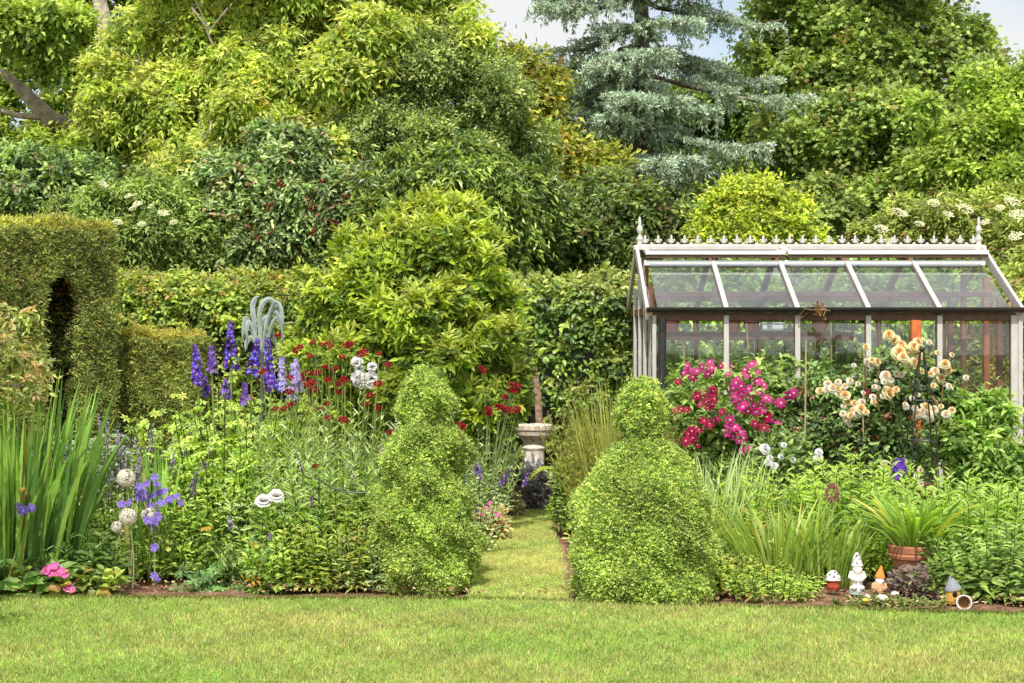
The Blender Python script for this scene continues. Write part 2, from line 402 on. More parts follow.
def wall_leaves(g, rng, o, u, v, n, L, wr, pal, skip=None, depth=.05, k=3, tw=.04, jit=.2, noise=.02, up=.4):
    """leaves over a rectangle o + a*u + b*v (its normal is u x v)"""
    o, u, v = (np.array(x, float) for x in (o, u, v)); nn = nrm(np.cross(u, v))
    a = rng.random(n); b = rng.random(n)
    p = o + a[:, None] * u + b[:, None] * v
    if skip is not None:
        m = ~skip(p); p = p[m]; a = a[m]; b = b[m]
    q = len(p); lu, lv = np.linalg.norm(u), np.linalg.norm(v)
    lump = noise * (np.sin(a * lu * 9) + np.sin(b * lv * 11 + a * lu * 4) + np.sin(a * lu * 23 + b * lv * 17))
    p = p + nn * (lump - depth * rng.random(q) ** 1.8 + rng.exponential(.01, q))[:, None]
    spray(g, rng, p, np.tile(nn, (q, 1)), 'dia', tw, k, L, wr, .1, up, .7, .6, pal, jit=jit, rise=.35, patch=.1)

# ------------------------------------------------------------------ flower shapes (facing +Z at the origin)
def petal_ring(g, rng, n, r, w, C, lift=.2, z=0., inner=0., off=0., curl=-.1, jit=.08):
    for i in range(n):
        a = 2 * math.pi * i / n + off + rng.normal() * .06; ca, sa = math.cos(a), math.sin(a)
        c = np.clip(np.array(C) * (1 + rng.normal() * jit), 0, .95)
        pts = []
        for t, ww in ((0., .25), (.35, .8), (.7, 1.), (.92, .6), (1., .08)):
            rr = inner + (r - inner) * t; zz = z + lift * r * t + curl * r * t * t
            for s in (-1, 1):
                x, y = rr, s * ww * w / 2; pts.append((x * ca - y * sa, x * sa + y * ca, zz + abs(ww) * w * .08))
        g.add(pts, [[(0,1,3,2),(2,3,5,4),(4,5,7,6),(6,7,9,8)]], np.array([c * (.8 + .2 * (i // 2) / 4) for i in range(10)]))
def rose_mesh(name, seed, C1, C2, r=.05):
    rng = RNG(seed); g = G()
    for lay, (n, rr, lift, z) in enumerate([(6, 1., .15, -.1), (6, .85, .55, -.05), (5, .62, .95, 0), (5, .42, 1.4, .05), (4, .25, 2.2, .1)]):
        c = np.array(C1) * (1 - lay / 4.) + np.array(C2) * lay / 4.
        petal_ring(g, rng, n, r * rr, r * rr * 1.15, c, lift, z * r, .0, lay * .7, -.25 * (lay < 2), .06)
    return proto(g.build(name, PETAL))
def star_mesh(name, seed, n, r, w, C, centre, lift=.08, curl=-.15, bar=None):
    rng = RNG(seed); g = G(); petal_ring(g, rng, n, r, w, C, lift, 0, .0, 0, curl)
    if bar is not None: petal_ring(g, rng, n, r * .8, w * .28, bar, lift, r * .03, 0, 0, curl)
    ball(g, (0, 0, r * .08), (r * .16, r * .16, r * .12), centre, 7, 4)
    return proto(g.build(name, PETAL))
def pompon_mesh(name, seed, r, C, C2, n=60, flat=.55):
    rng = RNG(seed); g = G()
    d = nrm(rng.normal(size=(n, 3))); d[:, 2] = np.abs(d[:, 2]) * .9 - .12; d = nrm(d)
    p = d * np.array([.45, .45, .45 * flat]) * r
    c = np.where(rng.random((n, 1)) < .6, np.array(C), np.array(C2)) * rng.uniform(.75, 1.2, (n, 1))
    leaves(g, 'dia', p, d * np.array([1, 1, flat]) + rng.normal(size=(n, 3)) * .15, UP + rng.normal(size=(n, 3)) * .6, r * .6, r * .38, c)
    ball(g, (0, 0, -r * .1), (r * .3, r * .3, r * .2), lin(70, 90, 40, .5), 8, 5)
    return proto(g.build(name, PETAL))
def globe_mesh(name, seed, r, C, n=150):
    rng = RNG(seed); g = G(); d = nrm(rng.normal(size=(n, 3)))
    s = nrm(np.cross(d, rng.normal(size=(n, 3))))
    leaves(g, 'strap', d * r * .08, d, s, r * .9, r * .02, np.tile(lin(150, 150, 110, .7), (n, 1)))
    for k in range(4):
        ax = nrm(d * .35 + s * math.cos(k * 1.57) + np.cross(d, s) * math.sin(k * 1.57))
        leaves(g, 'dia', d * r * .86, ax, d, r * .3, r * .13, C * rng.uniform(.8, 1.15, (n, 1)))
    ball(g, (0, 0, 0), r * .1, lin(120, 120, 80, .6), 6, 4)
    return proto(g.build(name, PETAL))
def spike(g, rng, base, tip, n, r0, r1, C, C2, fl=.02, petals=5, eye=None, bud=.12):
    """flower spike: florets round an axis"""
    base = np.array(base); tip = np.array(tip); ax = nrm(tip - base)
    t = rng.random(n) ** .85; th = rng.random(n) * 6.283
    a = nrm(np.cross(ax, np.array([1., .2, .1]))); b = np.cross(ax, a)
    o = a * np.cos(th)[:, None] + b * np.sin(th)[:, None]
    r = r0 * (1 - t) + r1 * t
    p = base + (tip - base) * t[:, None] + o * r[:, None]
    s = fl * (1 - .5 * t) * rng.uniform(.8, 1.2, n)
    c = np.where(rng.random((n, 1)) < .6, np.array(C), np.array(C2)) * rng.uniform(.8, 1.2, (n, 1))
    f = nrm(o + UP * .15 + rng.normal(size=(n, 3)) * .25)
    u = nrm(np.cross(f, UP)); v = np.cross(f, u)
    for k in range(petals):
        an = 6.283 * k / petals + .3
        axk = u * math.cos(an) + v * math.sin(an) + f * .25
        leaves(g, 'dia', p, axk, f, s, s * .75, np.clip(c * rng.uniform(.85, 1.15, (n, 1)), 0, .95))
    if eye is not None:
        leaves(g, 'dia', p + f * (s * .2)[:, None] - u * (s * .2)[:, None], u, f, s * .4, s * .4, np.tile(eye, (n, 1)))
    tube(g, [base - ax * .02, tip], [.005, .002], lin(90, 110, 60, .5), 5, cap=False)
def ground_y(py): return F * H / (py - HY)

AK = 1.86
# ================================================================== SETTING
def A(r, g, b, k=.62):
    if g >= r and b < g * .9 and g > 60: r = r + .2 * (g - r); b = b + 13      # greens shifted yellower and less saturated
    return np.clip(lin(r, g, b, k * (AK if g >= r * .92 and b < g * .95 else 1.45)), 0, .85)
edge_pts = [(-14, 597), (-0.0, 0)]
def lawn_edge(x):
    """Y of the lawn's far edge at X = x (beds begin behind it)"""
    return .028 * np.sin(3.1 * np.asarray(x)) * np.sin(1.3 * np.asarray(x) + 1) + .012 * np.sin(9.7 * np.asarray(x) + 1) + np.interp(x, [-14, -3.0, -.2, .45, 3.1, 14], [10.8, 10.62, 10.6, 10.42, 10.05, 9.75])
def sheet(name, outline, z, mat, kind='structure'):
    g = G(); n = len(outline)
    g.add([(x, y, z) for x, y in outline], [np.arange(n)[None]], (.1, .1, .1))
    return tag(g.build(name, mat), kind=kind)
SOIL = ground_mat('soil', lin(86, 62, 50, .9), lin(136, 102, 84, .9), lin(186, 152, 130, .9), 9., 38., .9, .03)
LAWN = ground_mat('lawn_thatch', lin(125, 140, 55, .7), lin(160, 168, 75, .75), lin(200, 188, 110, .8), 1.1, 30., .6, .02)
FARGROUND = ground_mat('rough_ground', lin(70, 85, 30, .5), lin(95, 105, 40, .5), lin(115, 110, 60, .5), .4, 12., .6, .05)
sheet('ground', [(-400, -60), (400, -60), (400, 900), (-400, 900)], -.09, FARGROUND)
# soil of the beds: a gently bumpy sheet
def soil_bed(x0, x1, y0, y1, name):
    g = G(); nx, ny = 90, 60; rng = RNG(3)
    X, Y = np.meshgrid(np.linspace(x0, x1, nx), np.linspace(y0, y1, ny), indexing='ij')
    Z = -.034 + .018 * (np.sin(X * 7 + Y * 3) + np.sin(Y * 9 - X * 4) * .6) * .5 + rng.random(X.shape) * .02
    i = (np.arange(nx - 1)[:, None] * ny + np.arange(ny - 1)[None]).ravel()
    g.add(np.stack([X, Y, Z], -1).reshape(-1, 3), [np.stack([i, i + ny, i + ny + 1, i + 1], 1)], (.1, .1, .1))
    return tag(g.build(name, SOIL), kind='structure')
soil_bed(-7, 7, 9.6, 18, 'soil')
xs = np.linspace(-14, 14, 561)
sheet('lawn', [(-14, -6), (14, -6)] + [(x, lawn_edge(x)) for x in xs[::-1]], .008, LAWN)
def path_lr(y):
    l = np.interp(y, [10.4, 11.2, 12.0, 13, 14.4, 16.0], [-.24, -.26, -.26, -.26, -.31, -.28])
    r = np.interp(y, [10.4, 11.2, 12.0, 13, 14.4, 16.0], [.33, .345, .35, .345, .33, .31])
    return l, r
ys = np.linspace(10.5, 15.95, 20)
sheet('grass_path', [(path_lr(y)[0], y) for y in ys] + [(path_lr(y)[1], y) for y in ys[::-1]], .012, LAWN)

# grass: one sward of blades over lawn and path
def sward():
    rng = RNG(11); g = G()
    def region(n, fx, y0, y1, h, yel, gain=1.):
        y = y0 + (y1 - y0) * rng.random(n); xl, xr = fx(y); x = xl + (xr - xl) * rng.random(n) + (rng.normal(size=n) * .018 if yel > 0 else 0)
        k = y < lawn_edge(x) + .02 * rng.normal(size=n) if yel < 0 else np.ones(n, bool)
        x, y = x[k], y[k]; n = len(x)
        pat = (np.sin(x * 2.3 + y * 1.1) + np.sin(x * 1.1 - y * 3.1 + 1) + np.sin(x * 5.3 + y * 4.7) * .6 + np.sin(x * 9 - y * 7) * .5 + np.sin(x*.7+y*6.)*.5) / 3.2
        pat = pat + rng.normal(size=n) * .35
        w = np.clip(.3 + .34 * pat + max(yel, 0), 0, 1)[:, None]
        c = lin(150, 184, 90, .95) * (1 - w) + lin(212, 206, 138, .95) * w
        c = c * (1 + .16 * (np.sin(x * 31 + np.sin(y * 23) * 2) * np.sin(y * 37 + x * 11))[:, None])
        dry = (rng.random((n, 1)) < .10 + .13 * np.clip(pat, 0, 1)[:, None]); c = np.where(dry, lin(226, 208, 160, .84), c)
        c = np.clip(c * gain * (1 + rng.normal(size=(n, 1)) * .2), .004, .9)
        hh = h * rng.uniform(.5, 1.35, n) * (1 + .25 * pat)
        a = rng.random(n) * 6.283; ln = rng.uniform(.1, 1.1, n)
        ax = np.stack([np.cos(a) * ln, np.sin(a) * ln, np.ones(n)], 1)
        leaves(g, 'dia', np.stack([x, y, np.full(n, .005)], 1), ax, rng.normal(size=(n, 3)) + np.array([0, -1, .3]), hh, .0062, c)
    hw = lambda y: (-(y * .34), y * .34)
    region(240000, hw, 7.6, 11.0, .03, -1)
    region(94000, path_lr, 10.3, 15.95, .024, .2, 1.12)
    # ragged lip where the lawn meets the beds
    n = 9000; x = rng.uniform(-4, 4, n); y = lawn_edge(x) + rng.uniform(-.05, .03, n)
    a = rng.random(n) * 6.283; ax = np.stack([np.cos(a) * .7, np.sin(a) * .7, np.ones(n)], 1)
    c = pick(rng, [(2, lin(130, 155, 55, .6)), (1, lin(200, 190, 110, .65)), (1, lin(150, 140, 80, .55))], n) * rng.uniform(.7, 1.2, (n, 1))
    leaves(g, 'dia', np.stack([x, y, np.full(n, -.005)], 1), ax, rng.normal(size=(n, 3)), rng.uniform(.025, .06, n), .006, c)
    tag(g.build('grass', GRASS), kind='stuff', label='short mown lawn grass with dry straw coloured patches')
sward()

# a far-off wood, dense and dark, closing the view behind the trees
def woodland():
    rng = RNG(5); g = G(); n = 12000
    x = rng.uniform(-16, 16, n); top = 5.2 + .8 * np.sin(x * .7) + .5 * np.sin(x * 1.9 + 1) - 1.2 * np.exp(-((x - .2) / 1.5) ** 2)
    z = rng.random(n) * top; y = 34 + rng.random(n) * 4 - 1.0 * (1 - z / 7)
    spray(g, rng, np.stack([x, y, z], 1), np.tile(np.array([0, -.8, .5]), (n, 1)), 'dia', .5, 6, (.12, .2), .55, .4, .8, .5, .5,
          [(3, A(80, 105, 40, .5)), (2, A(60, 85, 35, .5)), (1, A(125, 140, 50, .55))])
    tag(g.build('woodland', LEAF), kind='stuff', label='dense green woodland filling the gaps behind the garden trees')
woodland()

# ================================================================== TREES AND BIG SHRUBS BEHIND
def tree(name, label, cat, seed, lobes, base, n, pal, tmpl='dia', twig=.35, k=7, L=(.1, .16), wr=.5, droop=.3, sub=9, fr=(.28, .5), tip=None, tipw=0.,
         trunk=None, limbs=8, hi=1.1, shoots=.06, dens=2.6, size=(.16, .34), bark=A(120, 108, 90, .6), jit=.22, mat=None, group=None, lo=.6, outw=.5, up=.8, rnd=.5, cut=.62, tr=.14, crown='crown', core=.58, tipcol=1.0, limb_r=.35):
    rng = RNG(seed)
    t = thing(name, label, cat, base, group)
    bl = clumpy(rng, lobes, int(sub * dens), size) if dens else bumpy(rng, lobes, sub + 4, fr, core)
    g = G(); p, o = shell(rng, bl, int(n * 1.1), lo, hi, cut)
    spray(g, rng, p, o, tmpl, twig, k, L, wr, droop, up, outw, rnd, pal, tip, tipw, jit, tipcol=tipcol)
    if shoots:
        ps, os_ = shell(rng, bl, int(n * shoots), .96, hi, cut)
        spray(g, rng, ps, nrm(os_ + UP * .3), tmpl, twig * 2.1, k + 3, (L[0] * .85, L[1] * .85), wr, droop * .8, up, outw, rnd, pal, tip, max(tipw, .2) if tip is not None else 0, jit, rise=.5)
    g.build(crown, mat or LEAF, t)
    big = [l for l in bl if True]
    w = G(); b = np.array(base, float)
    cen = np.mean([c for c, r in lobes], 0)
    path = trunk if trunk is not None else curve(b, cen, 7, (.1, .05, 0), .04, rng)
    path = np.array(path); tube(w, path, np.linspace(tr, tr * .45, len(path)), bark, 9, 0, rng)
    for c, r in [bl[i] for i in rng.choice(len(bl), min(limbs, len(bl)), replace=False)]:
        s = path[rng.integers(len(path) // 2, len(path))]
        e = c + rng.normal(size=3) * r * .2
        tube(w, curve(s, e, 6, (0, 0, .12), .05, rng), np.linspace(tr * limb_r, .012, 6), bark * rng.uniform(.8, 1.1), 6, 0, rng)
    w.build('trunk', BARK, t)
    return t, rng, bl

YG1, YG2, YG3 = A(186, 200, 82), A(158, 182, 64), A(122, 154, 54)
MG1, MG2, MG3 = A(150, 172, 72), A(116, 146, 54), A(88, 120, 44)
DG1, DG2, DG3 = A(98, 128, 62), A(76, 106, 46), A(58, 86, 38)
# old tree with grey leaning limbs, top left
Y = 24.
tA = P(118, 300, Y)[0]
t, rng, bl = tree('walnut_tree', 'old tree with bare grey leaning limbs at the far left behind the clipped hedge', 'tree', 21,
     [lob(20, 150, Y, 50, 36), lob(45, 35, Y+.8, 60, 50), lob(-30, 60, Y, 60, 80), lob(100, 130, Y, 52, 42), lob(70, -40, Y, 110, 40), lob(150, 40, Y+.8, 45, 55), lob(125, 85, Y+.6, 40, 35), lob(95, 148, 21.6, 34, 18), lob(30, 35, 21.4, 30, 22), lob(75, 72, 21.6, 26, 20), lob(110, 100, 21.8, 24, 20), lob(40, 20, 21.6, 50, 24)],
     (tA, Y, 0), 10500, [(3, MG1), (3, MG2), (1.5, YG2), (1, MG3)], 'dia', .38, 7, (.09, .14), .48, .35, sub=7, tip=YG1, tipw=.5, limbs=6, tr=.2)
g = G(); bk = A(168, 155, 138, .62)
tube(g, [P(92, 190, Y-.6), P(75, 132, Y-1.1), P(50, 118, Y-1.6), P(30, 98, Y-1.8), P(8, 76, Y-1.9), P(-30, 60, Y-1.9)], [.17, .145, .115, .085, .06, .04], bk, 10, 0, rng)
tube(g, [P(46, 118, Y-1.6), P(20, 116, Y-1.8), P(-10, 108, Y-2)], [.05, .04, .03], bk, 7, 0, rng)
as_part(g.build('leaning_limb', BARK, t), t)
g = G(); tube(g, [P(118, 150, Y-.8), P(112, 80, Y-1.4), P(106, 30, Y-1.6), P(97, -10, Y-1.6), P(90, -40, Y-1.6)], [.15, .12, .1, .085, .07], bk, 10, 0, rng); g.build('limb', BARK, t)
g = G(); tube(g, [P(135, 150, Y-.5), P(139, 60, Y-1.2), P(141, 30, Y-1.4), P(149, 5, Y-1.4), P(152, -40, Y-1.4)], [.15, .125, .11, .095, .08], bk, 10, 0, rng)
tube(g, [P(139, 55, Y-1.2), P(122, 48, Y-1.4), P(118, 52, Y-1.4)], [.07, .05, .03], bk, 7, 0, rng); g.build('limb', BARK, t)
# large pale green drooping tree
Y = 21.5
t, rng, bl = tree('ash_tree', 'large pale yellow green tree with drooping leaf clusters, left of centre at the back', 'tree', 22,
     [lob(205, 55, Y, 75, 75), lob(290, 40, Y-.5, 85, 75), lob(395, 15, Y+.3, 70, 52), lob(250, 115, Y-.6, 80, 62), lob(170, 125, Y, 42, 52), lob(325, 112, Y-.2, 55, 45), lob(440, 0, Y, 32, 48), lob(300, -40, Y, 150, 50), lob(195, 165, Y-1.2, 40, 30), lob(345, 70, Y-2.6, 30, 34), lob(330, 150, Y-2.8, 26, 26), lob(475, 30, Y-2.2, 24, 26), lob(370, 30, Y-2.4, 36, 22), lob(120, 90, Y-.5, 34, 40)],
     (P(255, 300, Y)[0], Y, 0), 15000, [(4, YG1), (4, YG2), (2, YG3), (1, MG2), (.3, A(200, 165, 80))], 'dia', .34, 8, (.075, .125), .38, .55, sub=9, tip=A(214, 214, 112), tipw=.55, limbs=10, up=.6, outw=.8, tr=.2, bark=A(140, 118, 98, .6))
for a in ([P(192, 8, 20.2), P(205, 25, 20.), P(212, 45, 20.)], [P(212, 120, 20), P(205, 140, 19.9), P(194, 155, 19.9)], [P(228, 8, 20), P(210, 30, 20), P(196, 2, 20)]):
    g = G(); tube(g, np.array(a), np.linspace(.016, .007, len(a)), bk * .6, 6, 0, rng); g.build('twig', BARK, t)
# olive fine-leaved dense tree
Y = 19.6
tree('holm_oak', 'dense olive green small-leaved tree in front of the pale drooping one', 'tree', 23,
     [lob(432, 105, Y, 78, 66), lob(400, 150, Y-.3, 66, 50), lob(478, 150, Y-.1, 52, 60), lob(425, 52, Y, 34, 24), lob(468, 70, Y+.2, 30, 26), lob(390, 75, Y, 24, 20), lob(500, 110, Y+.3, 24, 36), lob(385, 105, Y+.2, 45, 40), lob(520, 190, Y+.4, 36, 40), lob(360, 165, Y, 40, 36)],
     (P(440, 300, Y)[0], Y, 0), 12500, [(4, A(146, 162, 84, .68)), (3, A(118, 138, 64, .66)), (2, A(88, 112, 50)), (1.6, A(172, 182, 104, .7))], 'dia', .2, 8, (.04, .065), .5, .15, sub=16, fr=(.2, .34), limbs=6, jit=.18, outw=.7)
# elder with reddish fruit heads
Y = 18.4
t, rng, bl = tree('elder_bush', 'dark green bush with rusty red fruit heads behind the golden shrub', 'bush', 24,
     [lob(295, 190, Y, 62, 55), lob(255, 225, Y-.2, 45, 42), lob(335, 215, Y-.1, 48, 48), lob(285, 150, Y, 40, 24), lob(375, 205, Y-.2, 26, 36), lob(222, 190, Y, 26, 34), lob(350, 160, Y+.4, 26, 26)],
     (P(295, 330, Y)[0], Y, 0), 5200, [(4, A(138, 162, 88, .68)), (3, A(106, 136, 68, .68)), (2, A(78, 110, 50)), (1.6, A(162, 174, 108, .7)), (.6, A(170, 128, 96))], 'leaf', .24, 7, (.065, .1), .42, .4, sub=10, mat=GLOSSY, outw=.7, limbs=4, bark=A(140, 105, 85, .6))
g0 = G(); rr = RNG(3)
for i in range(26):
    d = nrm(rr.normal(size=3)); ball(g0, d * np.array([.06, .06, .045]) * rr.uniform(.4, 1), .014, A(160, 84, 60, .4) * rr.uniform(.6, 1.2), 5, 3)
FRUIT = proto(g0.build('fruit_head', PETAL))
for (px, py) in [(281, 184), (310, 208), (335, 223), (362, 228), (312, 232), (268, 206), (345, 196), (322, 181), (258, 238)]:
    p = P(px, py, Y - 1.1); put(FRUIT, t, p, (0, -.6, .8), rr.uniform(.6, 1.1), rr.random() * 6)
# lobed bright shrub right of it
Y = 17.8
tree('fig_bush', 'glossy mid green bush with hanging leaf fans just above the golden shrub', 'bush', 25,
     [lob(455, 195, Y, 52, 34), lob(395, 190, Y-.1, 34, 34), lob(500, 215, Y+.4, 34, 46), lob(405, 232, Y, 40, 24), lob(470, 160, Y+.6, 30, 26), lob(530, 190, Y+.6, 26, 34), lob(420, 160, Y+.8, 26, 20)],
     (P(450, 330, Y)[0], Y, 0), 3000, [(4, A(148, 168, 66)), (3, A(108, 136, 50)), (2, A(78, 106, 42))], 'dia', .26, 8, (.07, .12), .34, .7, sub=8, mat=GLOSSY, limbs=3, tr=.07)
# dark evergreen behind path
Y = 19.3
tree('laurel_bush', 'dark shadowy evergreen bush between the spruce and the golden shrub', 'bush', 26,
     [lob(530, 240, Y, 42, 50), lob(575, 245, Y+.3, 50, 44), lob(620, 250, Y+.2, 40, 44), lob(505, 180, Y+.5, 32, 44), lob(660, 215, Y+.2, 40, 34), lob(600, 200, Y+.6, 36, 30), lob(690, 240, Y, 30, 30)],
     (P(560, 330, Y)[0], Y, 0), 3400, [(3, A(112, 136, 60, .7)), (3, A(84, 108, 46, .7)), (2, A(142, 158, 72, .7)), (.6, A(130, 105, 62))], 'dia', .3, 7, (.07, .12), .45, .3, sub=8, limbs=4, tr=.08)
# yellow-green trees behind spruce
Y = 21.6
tree('maple_tree', 'loose yellowish tree between the olive green tree and the blue spruce', 'tree', 27,
     [lob(528, 105, Y, 26, 40), lob(548, 160, Y, 34, 40), lob(506, 75, Y, 20, 26), lob(515, 150, Y-1., 28, 46), lob(590, 185, Y, 34, 34), lob(500, 110, Y-1.6, 18, 30)],
     (P(545, 320, Y)[0], Y, 0), 3600, [(4, A(176, 178, 66)), (3, A(142, 152, 52)), (1, A(104, 122, 44)), (.6, A(180, 150, 70))], 'dia', .4, 7, (.09, .14), .5, .3, sub=9, limbs=8, tr=.15)
tree('lime_tree', 'distant yellow green tree showing between the boughs of the blue spruce', 'tree', 127,
     [lob(585, 130, 28, 50, 60), lob(600, 190, 28, 70, 50), lob(640, 160, 28, 50, 60)], (P(600, 320, 28)[0], 28, 0), 3800,
     [(4, A(166, 176, 72)), (3, A(134, 150, 56)), (1, A(100, 122, 46))], 'dia', .4, 7, (.09, .14), .5, .3, sub=9, limbs=8, tr=.15)
tree('wild_cherry', 'green tree half hidden behind the right side of the blue spruce', 'tree', 28,
     [lob(700, 130, 28, 62, 56), lob(680, 190, 28, 70, 46), lob(745, 100, 28, 36, 46), lob(765, 160, 28, 40, 50)],
     (P(705, 320, 28)[0], 28, 0), 4800, [(4, MG2), (3, MG3), (2, MG1)], 'dia', .4, 7, (.09, .14), .5, .3, sub=9, limbs=10, tr=.15, bark=A(150, 120, 95, .6))
# sycamore right
Y = 24.5
tree('sycamore_tree', 'tall broad-leaved green tree filling the upper right behind the greenhouse', 'tree', 29,
     [lob(832, 55, Y, 66, 74), lob(905, 50, Y, 56, 60), lob(865, 150, Y-.4, 88, 72), lob(802, 165, Y-.2, 46, 62), lob(930, 110, Y, 46, 50), lob(958, 42, Y+.2, 30, 22), lob(850, -30, Y, 90, 50), lob(790, 90, Y+.4, 30, 60), lob(860, 220, Y-.5, 60, 40), lob(785, 30, Y, 26, 36), lob(930, 180, Y-1.5, 40, 36), lob(815, 215, Y-2., 36, 34), lob(985, 75, Y-.5, 24, 24)],
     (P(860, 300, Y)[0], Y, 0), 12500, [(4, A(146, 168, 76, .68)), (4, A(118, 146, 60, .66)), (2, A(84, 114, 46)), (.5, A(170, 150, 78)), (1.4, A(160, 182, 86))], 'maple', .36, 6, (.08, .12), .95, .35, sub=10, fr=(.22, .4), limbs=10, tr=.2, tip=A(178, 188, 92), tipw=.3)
# lighter tree right
Y = 21.
tree('field_maple', 'lighter yellow green tree at the right edge in front of the tall broad-leaved one', 'tree', 30,
     [lob(980, 130, Y, 60, 52), lob(1030, 115, Y, 56, 56), lob(945, 165, Y+.2, 36, 36), lob(990, 175, Y-.2, 56, 28), lob(1090, 140, Y, 60, 70)],
     (P(1000, 300, Y)[0], Y, 0), 7200, [(4, A(164, 188, 72)), (3, A(134, 164, 58)), (1.5, A(100, 134, 48))], 'dia', .28, 7, (.065, .1), .55, .25, sub=10, limbs=7, tr=.09, tip=YG1, tipw=.3)
# golden shrub behind greenhouse
Y = 18.6
tree('golden_shrub', 'bright golden yellow shrub rising just behind the greenhouse ridge', 'shrub', 31,
     [lob(745, 216, Y, 42, 30), lob(722, 208, Y, 18, 24), lob(788, 216, Y, 20, 20), lob(757, 240, Y, 56, 26), lob(760, 196, Y, 16, 18), lob(735, 192, Y, 10, 14)],
     (P(755, 330, Y)[0], Y, 0), 4200, [(4, A(190, 198, 62)), (3, A(160, 180, 54)), (1.6, A(120, 150, 48))], 'leaf', .2, 6, (.05, .08), .55, .25, sub=9, limbs=3, tr=.05, shoots=.22)
# elders with white flat flower heads
g0 = G(); rr = RNG(8)
a = rr.random(110) * 6.283; q = np.sqrt(rr.random(110)) * .1
leaves(g0, 'dia', np.stack([np.cos(a) * q - .008, np.sin(a) * q, .02 - q * q * 2 + rr.normal(size=110) * .006], 1), np.stack([np.cos(a*9), np.sin(a*9), 0 * a], 1), np.tile(UP, (110, 1)) + rr.normal(size=(110, 3)) * .2, .026, .024, np.tile(A(226, 226, 176, .6), (110, 1)) * rr.uniform(.8, 1.1, (110, 1)))
UMBEL = proto(g0.build('flower_head', PETAL))
def elder(label, seed, Y, lobes, heads, n, pal):
    t, rng, bl = tree('elder_shrub', label, 'shrub', seed, lobes, (lobes[0][0][0], Y, 0), n, pal, 'leaf', .24, 7, (.055, .09), .4, .4, sub=10, limbs=4, tr=.06, group='flowering elder shrubs')
    for px, py, dy, s in heads:
        s = s * .7
        put(UMBEL, t, P(px, py, Y - dy), (rng.normal() * .2, -.55, .8), s, rng.random() * 6)
elder('pale elder shrub with flat cream flower heads behind the right end of the greenhouse', 32, 19.8,
      [lob(960, 245, 19.8, 76, 50), lob(1015, 235, 19.6, 56, 56), lob(905, 240, 19.9, 46, 36), lob(1080, 240, 19.6, 60, 60), lob(1000, 300, 19.4, 70, 50)],
      [(934, 203, .9, 1.), (966, 209, 1., 1.3), (900, 213, .8, 1.2), (948, 214, 1.1, .9), (1012, 201, 1., 1.2), (1018, 214, 1.1, 1.3), (1000, 208, 1, .8), (882, 229, .9, 1.1), (890, 241, .8, .9), (1015, 236, 1.2, 1.1), (985, 222, 1.1, .7), (920, 224, .9, .8)],
      6400, [(4, A(170, 184, 84)), (3, A(146, 160, 66)), (1.5, A(108, 128, 48)), (.5, A(176, 140, 90))])
elder('pale elder shrub with small cream flower heads above the beech hedge at the left', 33, 18.2,
      [lob(150, 222, 18.2, 62, 44), lob(100, 220, 18.4, 46, 40), lob(195, 235, 18.3, 42, 36)],
      [(103, 184, .9, .7), (128, 196, 1., .6), (137, 204, 1.1, .7), (133, 208, 1.1, .6), (163, 213, 1.1, .8), (118, 222, 1., .7), (142, 224, 1.1, .6), (150, 206, 1., .5), (174, 222, .9, .6)],
      4600, [(4, A(156, 178, 86)), (3, A(130, 154, 66)), (1.5, A(96, 124, 48))])
Y = 18.8
tree('holly_bush', 'dark bluish green bush above the top of the tall clipped hedge', 'bush', 34,
     [lob(40, 190, Y, 62, 34), lob(95, 200, Y+.1, 34, 36), lob(0, 190, Y, 40, 40), lob(150, 255, Y, 80, 40)],
     (P(40, 330, Y)[0], Y, 0), 3400, [(4, A(144, 170, 84, .7)), (3, A(106, 138, 66, .7)), (2, A(74, 106, 50)), (.4, A(170, 150, 110))], 'leaf', .2, 7, (.06, .1), .5, .25, sub=10, mat=GLOSSY, limbs=3, tr=.06)
tree('hazel_bush', 'rounded mid green bush over the beech hedge left of the red-fruited bush', 'bush', 35,
     [lob(215, 225, 18.7, 46, 46), lob(190, 255, 18.6, 56, 30), lob(240, 255, 18.6, 50, 26), lob(300, 262, 18.4, 50, 26)],
     (P(215, 330, 18.7)[0], 18.7, 0), 3000, [(4, A(136, 162, 72, .68)), (3, A(104, 134, 56, .66)), (1, A(150, 172, 72))], 'leaf', .22, 7, (.07, .11), .5, .35, sub=9, limbs=3, tr=.06)

